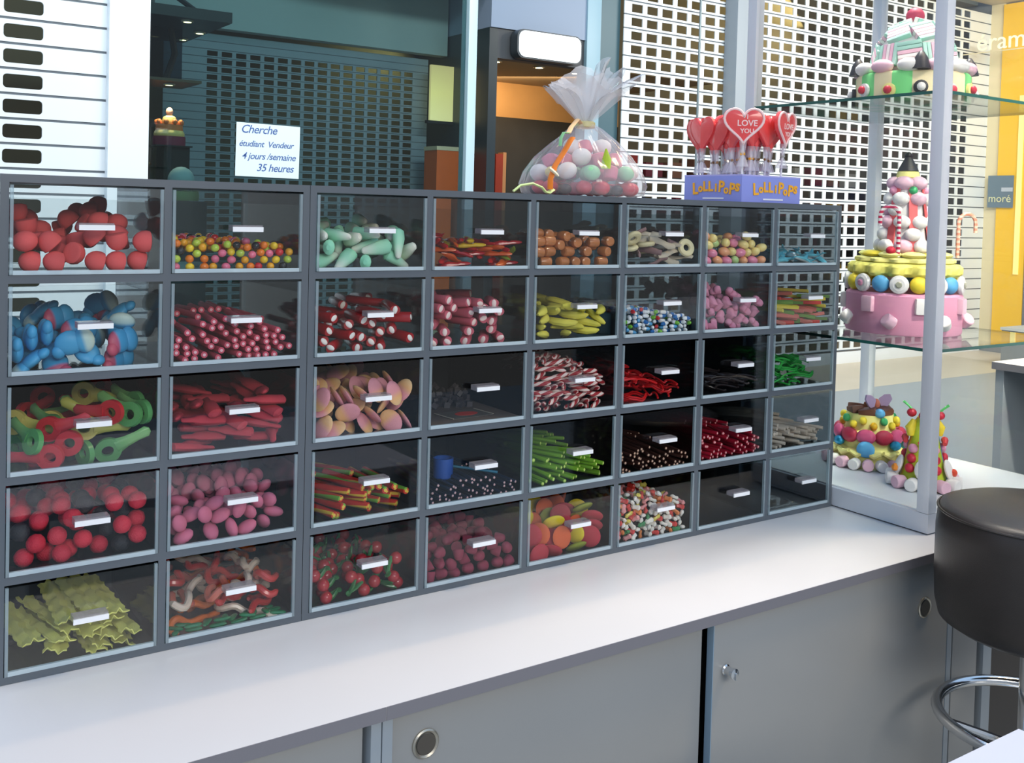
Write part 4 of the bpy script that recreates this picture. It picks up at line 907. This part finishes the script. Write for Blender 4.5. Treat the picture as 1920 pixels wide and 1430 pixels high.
fill((1, 2), [(K, 1)], [.075, .066, .060, .070, .076, .092, .080], 1.2, .05, 85, along(.55, .12), front=.8, fz=0.1)
K = filled('filled_tube', 'rosy sugared liquorice tube with a pale filling in a second-row drawer', 'rosy sugared filled tubes', sug('tube_rose', (212, 96, 112)), mat('fondant_pale', (250, 222, 214), .6))
fill((1, 3), [(K, 1)], [.090, .096, .088, .094, .080, .086, .058], 1.15, .05, 105, along(.45, .12), front=.8, fz=0.1)
K = Kind('banana_gum', 'yellow banana-shaped sweet heaped in a second-row drawer', 'yellow banana sweets', MB().tube([(.010, -.036, 0), (.004, -.03, 0), (-.003, -.012, 0), (-.003, .012, 0), (.004, .03, 0), (.010, .036, 0)], [.003, .0075, .0105, .0105, .0075, .003], 9, flat=.85), sug('banana_yellow', (232, 220, 90)))
fill((1, 4), [(K, 1)], [.07, .066, .064, .074, .074, .068, .050], 1.1, .035, 100, lay(.4), fz=0.07)
CC = [('blue', (40, 110, 180)), ('red', (206, 44, 50)), ('green', (120, 190, 60)), ('sky blue', (90, 170, 220)), ('white', (236, 238, 240))]
fill((1, 5), [(Kind('capsule_sweet', c+' and white capsule sweet in the second-row drawer of tiny capsules', c+' and white capsule sweets', cap(.020, .0048, seg=8), banded('capsule_'+c, [(0, rgb), (.5, (240, 242, 244))], 'Y', 20, .5, .25, repeat=False)), 2 if c == 'blue' else 1) for c, rgb in CC], [.062, .056, .058, .052, .046, .040, .026], 1.1, .016, 300, lay(.4), front=.6, fz=0.03)
K = Kind('pink_heart_sweet', 'dusty pink sugared heart sweet heaped in a second-row drawer', 'dusty pink sugared hearts', MB().prism([(a*.036, b*.036) for a, b in [(16*math.sin(q)**3/34, (13*math.cos(q)-5*math.cos(2*q)-2*math.cos(3*q)-math.cos(4*q))/34) for q in [2*math.pi*i/24 for i in range(24)]]][::-1], -.008, .008, inset=.72), sug('sugar_dusty_pink', (222, 142, 170)), angle=60)
fill((1, 6), [(K, 1)], [.098, .108, .104, .10, .074, .076, .066], 1.1, .04, 120, anyrot)
FR = [('red', (214, 56, 44)), ('yellow', (222, 200, 60)), ('green', (110, 150, 60)), ('salmon', (226, 120, 104))]
fill((1, 7), [(Kind('sour_stick', c+' sugared sour stick in the end second-row drawer', c+' sour sticks', MB().box((0, 0, 0), (.011, .085, .008)), sug('sour_'+c, rgb), smooth=False), 1) for c, rgb in FR], [.06, .055, .06, .05, .06, .07, .085], 1.25, .04, 90, lambda: (random.uniform(-.3, .3), random.uniform(-.4, .4), random.uniform(.3, 1.5)), fz=0.09)
# --- third row
def key_gum():
    O = [(.021*math.cos(a), .024*math.sin(a)) for a in [R(-75)+R(330)*i/15 for i in range(16)]]
    b = MB(); n = 22; ring = [2*math.pi*i/n for i in range(n)]
    def outer(a):
        x, y = .021*math.cos(a), .022*math.sin(a)
        return (x, y)
    def inner(a): return (.0085*math.cos(a), .010*math.sin(a)-.001)
    vs = []
    for z in (-.0045, .0045):
        for a in ring: vs.append((*outer(a), z))
        for a in ring: vs.append((*inner(a), z))
    fs = []
    for i in range(n):
        j = (i+1) % n
        fs += [(i, n+i, n+j, j), (2*n+i, 2*n+j, 3*n+j, 3*n+i), (i, j, 2*n+j, 2*n+i), (n+i, 3*n+i, 3*n+j, n+j)]
    b.add([(x, y-.026, z) for x, y, z in vs], fs)
    b.tube([(0, -.012, 0), (0, .005, 0), (0, .025, 0), (0, .042, 0), (0, .048, 0)], [.0145, .010, .0085, .010, .004], 10, flat=.45)
    return b
def kg(nm, lab, grp, c1, c2): return Kind('key_gum', lab, grp, key_gum(), banded(nm, [(0, c1), (.35, c1), (.65, c2), (1, c2)], 'Y', 10.5, .5, .3, const=False, repeat=False, vary=.1), angle=60)
K = [kg('key_green', 'green and yellow key-shaped gum with a hole, in the third-row drawer', 'green key gums', (90, 160, 90), (130, 186, 110)), kg('key_yellow', 'yellow key-shaped gum with a hole, in the third-row drawer', 'yellow key gums', (222, 204, 110), (196, 196, 96)), kg('key_red', 'red key-shaped gum with a hole, in the third-row drawer', 'red key gums', (206, 40, 50), (214, 70, 80))]
fill((2, 0), [(K[0], 1.2), (K[1], 1), (K[2], 1.3)], [.085, .070, .085, .080, .10, .112, .095], 1.05, .075, 62, lambda: (R(90)+random.uniform(-.75, .5), random.uniform(0, 6.28), random.gauss(-.3, .4)), fz=.06)
K = Kind('bottle_gum', 'crimson bottle-shaped gum lying in a third-row drawer', 'crimson bottle gums', MB().tube([(0, -.04, 0), (0, -.036, 0), (0, -.005, 0), (0, .010, 0), (0, .020, 0), (0, .038, 0), (0, .041, 0)], [.006, .0125, .013, .012, .007, .006, .003], 10, flat=.6), sug('bottle_crimson', (196, 52, 66)))
fill((2, 1), [(K, 1)], [.058, .070, .086, .070, .072, .095, .08], 1.15, .05, 85, lay(.45), fz=0.08)
K = Kind('peach_disc', 'pink and peach flat gum disc heaped in a third-row drawer', 'pink and peach gum discs', MB().ell((0, 0, 0), (.025, .020, .0052), 20, 8), banded('peach_pink', [(0, (226, 148, 160)), (.45, (228, 150, 156)), (.7, (240, 180, 120)), (1, (246, 204, 150))], 'X', 20, .5, .6, .3, const=False, repeat=False, vary=.08))
fill((2, 2), [(K, 1)], [.08, .086, .082, .092, .094, .088, .104], 1.2, .06, 110, lambda: (R(90)+random.uniform(-1.1, .6), random.uniform(0, 6.28), random.gauss(-.3, .5)), front=.75)
K = Kind('pastille', 'small dark grey liquorice pastille at the back of the nearly empty drawer', 'dark grey liquorice pastilles', MB().box((0, 0, 0), (.013, .013, .009)), mat('pastille_grey', (74, 68, 72), .6, vary=.25), smooth=False)
x0, x1, z0 = cellx[(2, 3)]
random.seed(3)
for i in range(110):
    y = .145+.11*random.random(); K.put((x0+.012+(x1-x0-.024)*random.random(), y, z0+.006+max(0, (y-.16))*.35*random.random()), anyrot())
o = MB().span(x0+.002-x0, x1-x0-.002, .008, .20, 0, .0006).build('paper_liner', mat('liner_brown', (98, 82, 72), .8, noise=.35, nscale=160), None, (x0, 0, z0+.0001)); tag(o, 'brown speckled paper liner on the floor of the nearly empty drawer', 'paper')
o = MB().prism(rrect(.11, .07, .006), 0, .0012).build('paper_card', mat('card_brown_grey', (96, 88, 80), .6), None, ((x0+x1)/2+.012, .075, z0+.0012), (0, 0, .1)); tag(o, 'brown card with a red oval lying in the nearly empty drawer', 'card')
MB().prism([(.028*math.cos(a), .017*math.sin(a)) for a in [2*math.pi*i/24 for i in range(24)]], .0012, .0018).build('red_oval', mat('print_red', (206, 60, 44), .5), o, (.006, .0, 0))
MB().box((-.053, 0, .0016), (.003, .068, .001)).build('pale_line', mat('print_sand', (190, 176, 156), .5), o); MB().box((.053, 0, .0016), (.003, .068, .001)).build('pale_line', MATS['print_sand'], o)
K = Kind('striped_stick', 'red and white striped candy stick heaped in a third-row drawer', 'red and white striped candy sticks', cap(.046, .0056, seg=9), banded('stick_stripes', [(0, (168, 40, 46)), (.55, (240, 214, 204))], 'A', 1/(2*math.pi)*2, 0, .35, twist=90))
fill((2, 4), [(K, 1)], [.096, .112, .12, .11, .10, .082, .05], 1.2, .026, 240, lay(.5), front=.5, fz=0.055)
def lace_kind(nm, lab, grp, m, r, L, curl):
    P = []; x = y = z = 0; a = 0; n = 26
    for i in range(n):
        u = i/(n-1)
        P.append((.012*math.sin(u*curl+1)+.018*math.sin(u*curl*.43), (u-.5)*L+.014*math.sin(u*curl*1.3), .004*math.sin(u*curl*1.7)))
    return Kind(nm, lab, grp, MB().tube(P, r, 6), m)
def loop_kind(nm, lab, grp, m, r, R0):
    n = 34; P = [((R0+.006*math.sin(3*a+1))*math.cos(a)*1.3, (R0+.005*math.sin(2*a))*math.sin(a), .004*math.sin(4*a)+.0012*i/4) for i, a in enumerate([4*math.pi*i/n for i in range(n)])]
    return Kind(nm, lab, grp, MB().tube(P, r, 6), m)
ML = mat('lace_red', (214, 24, 28), .35, vary=.1)
fill((2, 5), [(lace_kind('gum_lace', 'bright red liquorice lace tangled in a third-row drawer', 'bright red laces', ML, .0026, .15, 9), 2), (loop_kind('gum_lace', 'bright red liquorice lace tangled in a third-row drawer', 'bright red laces', ML, .0026, .03), 1)], [.066, .060, .058, .048, .038, .03, .014], 1.5, .022, 130, lay(.15), fz=0.18)
MLB = mat('lace_black', (44, 34, 34), .35, vary=.15)
fill((2, 6), [(lace_kind('gum_lace', 'black liquorice lace low in a third-row drawer', 'black laces', MLB, .0026, .15, 7), 1)], [.034, .036, .038, .036, .03, .026, .015], 1.3, .02, 60, lay(.1), fz=0.18)
MLG = mat('lace_green', (38, 160, 60), .35, vary=.12)
fill((2, 7), [(loop_kind('gum_lace', 'bright green liquorice lace coiled in the end third-row drawer', 'bright green laces', MLG, .0026, .034), 2), (lace_kind('gum_lace', 'bright green liquorice lace coiled in the end third-row drawer', 'bright green laces', MLG, .0026, .14, 9), 1)], [.078, .075, .072, .066, .062, .062, .05], 1.1, .028, 110, lay(.2), fz=0.16)
# --- fourth row
def berry(r):
    b = MB().ell((0, 0, 0), (r*.9, r*.9, r), 12, 8)
    return b.ell((0, 0, 0), (r, r, r*.95), 14, 9, fn=lambda p: tuple(c*(1+.05*math.sin(p[0]*900)*math.sin(p[1]*900)*math.sin(p[2]*900)) for c in p))
K = [Kind('berry_sweet', 'red raspberry sweet in the fourth-row drawer of red and black berries', 'red raspberry sweets', berry(.0155), mat('berry_red', (214, 36, 62), .6, bump=.9, bscale=420, vary=.1)), Kind('berry_sweet', 'black berry sweet in the fourth-row drawer of red and black berries', 'black berry sweets', berry(.0155), mat('berry_black', (30, 28, 34), .6, bump=.9, bscale=420))]
fill((3, 0), [(K[0], 2.6), (K[1], 1)], [.086, .088, .092, .096, .094, .096, .086], 1.2, .06, 165, anyrot)
K = Kind('pink_oval', 'rosy pink oval sweet heaped in a fourth-row drawer', 'rosy pink oval sweets', MB().ell((0, 0, 0), (.019, .014, .0095), 14, 8), sug('sugar_rose', (222, 116, 146)))
fill((3, 1), [(K, 1)], [.058, .058, .056, .062, .062, .070, .058], 1.55, .05, 125, anyrot)
RB = banded('rainbow_cord', [(0, (206, 44, 30)), (.4, (120, 180, 60)), (.65, (206, 60, 34)), (.85, (230, 190, 60))], 'A', 1/(2*math.pi), 0, .5, twist=14, vary=.08)
K = Kind('rainbow_pencil', 'red and green striped filled pencil lying in a fourth-row drawer', 'red and green striped pencils', MB().tube([(0, -.075, 0), (.001, -.03, .001), (0, .02, 0), (.001, .075, .001)], .0068, 10), RB, [('filling', MB().lathe([(.0036, 0), (.0036, .0006)], 8, M=Matrix.Translation((0, -.0751, 0)) @ Matrix.Rotation(R(90), 4, 'X')), mat('pencil_core', (236, 196, 80), .6))])
fill((3, 2), [(K, 1)], [.048, .052, .05, .05, .048, .044, .034], 1.35, .035, 95, lambda: (random.uniform(-.04, .08), random.uniform(0, 6.28), random.gauss(.25, .28)), front=.7, fz=0.17)
K = Kind('dark_pencil', 'thin blue-black liquorice pencil with a pale tip in a fourth-row drawer', 'blue-black liquorice pencils', MB().tube([(0, -.07, 0), (0, 0, 0), (.001, .07, 0)], .0036, 8), mat('pencil_blue_black', (22, 40, 62), .35, vary=.3), [('filling', MB().ell((0, -.0701, 0), (.0026, .0014, .0026), 8, 5), mat('tip_pink', (214, 170, 170), .6))])
fill((3, 3), [(K, 1)], [.026, .03, .034, .034, .034, .03, .022], 1.4, .02, 110, lambda: (random.uniform(-.04, .10), 0, random.gauss(.1, .2)), depth=.25, front=.6, fz=0.155)
x0, x1, z0 = cellx[(3, 3)]
o = MB().lathe([(.017, .0), (.021, .004), (.0215, .044), (.019, .044), (.0185, .006), (.001, .005)], 20).build('blue_cup', mat('cup_blue', (30, 84, 170), .4), None, (x0+.078, .075, z0+.030)); tag(o, 'small bright blue plastic cup lying among the blue-black pencils', 'cup')
o = MB().tube([(0, -.05, 0), (0, .05, 0)], .0028, 8).build('blue_straw', mat('straw_teal', (30, 120, 150), .4), None, (x0+.150, .065, z0+.043), (.1, 0, .95)); tag(o, 'single bright teal pencil lying across the blue-black pencils', 'sweet')
K = Kind('green_pencil', 'thin green liquorice pencil lying in a fourth-row drawer', 'green liquorice pencils', MB().tube([(0, -.07, 0), (.001, 0, .001), (0, .07, 0)], .0046, 8), mat('pencil_green', (120, 170, 44), .35, vary=.14), [('filling', MB().ell((0, -.0701, 0), (.0032, .0014, .0032), 8, 5), mat('tip_lime', (214, 230, 120), .6))])
fill((3, 4), [(K, 1)], [.056, .06, .058, .056, .048, .032, .016], 1.5, .03, 70, lambda: (random.uniform(-.02, .14), 0, random.gauss(.3, .2)), front=.7, fz=0.16)
K = Kind('cola_pencil', 'thin dark brown liquorice pencil with a pale tip in a fourth-row drawer', 'dark brown liquorice pencils', MB().tube([(0, -.07, 0), (.001, 0, .001), (0, .07, 0)], .0042, 8), mat('pencil_cola', (58, 30, 24), .35, vary=.25), [('filling', MB().ell((0, -.0701, 0), (.0028, .0014, .0028), 8, 5), mat('tip_sand', (216, 176, 150), .6))])
fill((3, 5), [(K, 1)], [.048, .05, .048, .046, .042, .034, .024], 1.4, .03, 110, lambda: (random.uniform(-.02, .14), 0, random.gauss(.1, .2)), front=.6, fz=0.155)
K = Kind('red_pencil', 'thin crimson liquorice pencil lying in a fourth-row drawer', 'crimson liquorice pencils', MB().tube([(0, -.07, 0), (.001, 0, .001), (0, .07, 0)], .0044, 8), mat('pencil_crimson', (168, 20, 46), .35, vary=.15), [('filling', MB().ell((0, -.0701, 0), (.003, .0014, .003), 8, 5), mat('tip_rose', (240, 170, 170), .6))])
fill((3, 6), [(K, 1)], [.052, .056, .056, .054, .05, .046, .03], 1.5, .03, 120, lambda: (random.uniform(-.02, .12), 0, random.gauss(.1, .18)), front=.6, fz=0.155)
K = Kind('white_stick', 'pale beige stick sweet lying in the end fourth-row drawer', 'pale beige stick sweets', MB().tube([(0, -.06, 0), (.001, 0, .001), (0, .06, 0)], .0046, 8), sug('stick_beige', (206, 192, 176)))
fill((3, 7), [(K, 1)], [.054, .056, .05, .046, .044, .038, .028], 1.35, .03, 75, lambda: (random.uniform(-.04, .10), 0, random.gauss(.45, .25)), front=.6, fz=0.14)
# --- bottom row
def ribbon(ph):
    vs = []; fs = []; n = 20
    for i in range(n):
        u = i/(n-1)
        for j in range(7):
            v = j/6-.5
            vs.append((v*.036+.002*math.sin(i*2.1+ph), (u-.5)*.19+.0025*math.sin(j*2.3+i), .0035*math.sin(v*9+ph)+.0015*math.sin(i*1.3+ph)+(.004*(j % 2) if i in (0, n-1) else 0)))
    for i in range(n-1):
        for j in range(6): a = i*7+j; fs.append((a, a+1, a+8, a+7))
    o = len(vs); vs += [(x, y, z+.0022) for x, y, z in vs]; fs2 = [tuple(q+o for q in f) for f in fs]; fs = [f[::-1] for f in fs]+fs2
    for i in range(n-1):
        a = i*7; fs.append((a, a+7, a+7+o, a+o)); a += 6; fs.append((a+7, a, a+o, a+7+o))
    for j in range(6): fs.append((j+1, j, j+o, j+1+o)); a = (n-1)*7+j; fs.append((a, a+1, a+1+o, a+o))
    return MB().add(vs, fs)
K = [Kind('sour_ribbon', 'pale yellow sugared ribbon in the bottom drawer beneath the berries', 'pale yellow sugared ribbons', ribbon(q*1.7), mat('ribbon_yellow', (238, 234, 126), .7, bump=.6, bscale=900, vary=.06), sink=.4) for q in range(3)]
fill((4, 0), [(k, 1) for k in K], [.030, .045, .062, .074, .078, .078, .062, .0], 1.1, .03, 90, lambda: (random.uniform(-.03, .06), random.uniform(-.45, .45), random.gauss(.05, .13)), depth=.27, front=.8, fz=0.215)
def worm(L, r, cv, ph):
    P = []; x = y = 0; a = ph
    for i in range(20):
        P.append((x, y, .004*math.sin(i*.9+ph))); a += cv*math.sin(i*.33+ph)+cv*.5; x += L/20*math.cos(a); y += L/20*math.sin(a)
    cx = sum(p[0] for p in P)/20; cy = sum(p[1] for p in P)/20
    return MB().tube([(p[0]-cx, p[1]-cy, p[2]) for p in P], [r*.5]+[r]*18+[r*.5], 8)
WC = [('cream white', (222, 200, 182), 1.1), ('orange', (222, 112, 40), 1), ('red', (196, 52, 50), 1.3), ('salmon', (214, 110, 90), .8)]
WK = []
for i, (c, rgb, wt) in enumerate(WC):
    for q in range(2): WK.append((Kind('worm_gum', c+' worm-shaped gum curling in a bottom-row drawer', c+' worm gums', worm(.13+.02*q, .0066, .22+.1*q, i*1.3+q), gum('worm_'+c, rgb), sink=.35), wt))
fill((4, 1), WK, [.062, .076, .072, .078, .084, .092, .086], 1.15, .06, 105, lay(.5), front=.7, fz=.10)
K = Kind('green_gum_slice', 'dark green gum at the bottom of the worm drawer', 'dark green gums under the worms', cap(.03, .006, seg=8, flat=.6), gum('slice_green', (30, 120, 74)))
fill((4, 1), [(K, 1)], [.012, .014, .014, .012, .010, .010, .010], .2, .05, 22, lay(.2), depth=.05, front=1, slack=.006)
cm = MB().ell((-.013, 0, 0), (.0125, .0125, .012), 12, 8).ell((.013, .004, 0), (.0125, .0125, .012), 12, 8)
K = Kind('cherry_gum', 'twin red cherry gum with green stalk in a bottom-row drawer', 'twin cherry gums', cm, gum('cherry_red', (170, 26, 36)), [('stalk', MB().tube([(-.013, 0, .010), (-.006, .016, .010), (0, .030, .006), (.006, .016, .010), (.013, .004, .010)], .0042, 7).ell((0, .032, .006), (.010, .006, .003), 8, 5), gum('stalk_green', (50, 120, 60)))])
fill((4, 2), [(K, 1)], [.050, .070, .056, .056, .060, .064, .052], 1.2, .05, 70, anyrot, front=.7)
K = Kind('plum_gum', 'small plum-red gum drop heaped in a bottom-row drawer', 'plum-red gum drops', MB().lathe([(.0115, -.010), (.012, -.007), (.009, .006), (.0065, .010), (.003, .0115)], 12), sug('sugar_plum', (144, 44, 70)))
fill((4, 3), [(K, 1)], [.056, .062, .066, .066, .070, .064, .052], 1.35, .03, 190, anyrot, front=.6)
DC = [('yellow', (232, 206, 30)), ('orange', (226, 100, 50)), ('red', (186, 44, 60)), ('olive green', (150, 160, 40))]
fill((4, 4), [(Kind('fruit_disc', c+' fruit disc in the bottom-row drawer of large round gums', c+' fruit discs', MB().ell((0, 0, 0), (.025, .025, .0062), 20, 8), sug('disc_'+c, rgb), sink=.3), wt) for (c, rgb), wt in zip(DC, (1.2, 1.2, 1, .5))], [.086, .092, .088, .098, .092, .098, .096], 1.15, .06, 120, lambda: (R(90)+random.uniform(-1.1, .6), random.uniform(0, 6.28), random.gauss(-.3, .5)), front=.75, fz=.075)
XC = [('white', (238, 230, 220), 2.2), ('red', (214, 60, 50), 1.2), ('orange', (224, 130, 60), .6), ('green', (56, 140, 80), .6), ('yellow', (230, 210, 90), .5), ('pinkish', (226, 150, 150), .6)]
fill((4, 5), [(Kind('small_gum', c+' little gum in the bottom-row drawer of mixed small sweets', c+' little mixed gums', MB().tube([(0, -.011, 0), (0, -.007, 0), (0, 0, 0), (0, .007, 0), (0, .011, 0)], [.003, .0068, .0048, .0068, .003], 8, flat=.7), gum('mini_'+c, rgb)), wt) for c, rgb, wt in XC], [.088, .096, .104, .106, .094, .082, .058], 1.1, .024, 260, anyrot, front=.6)
random.seed(21)
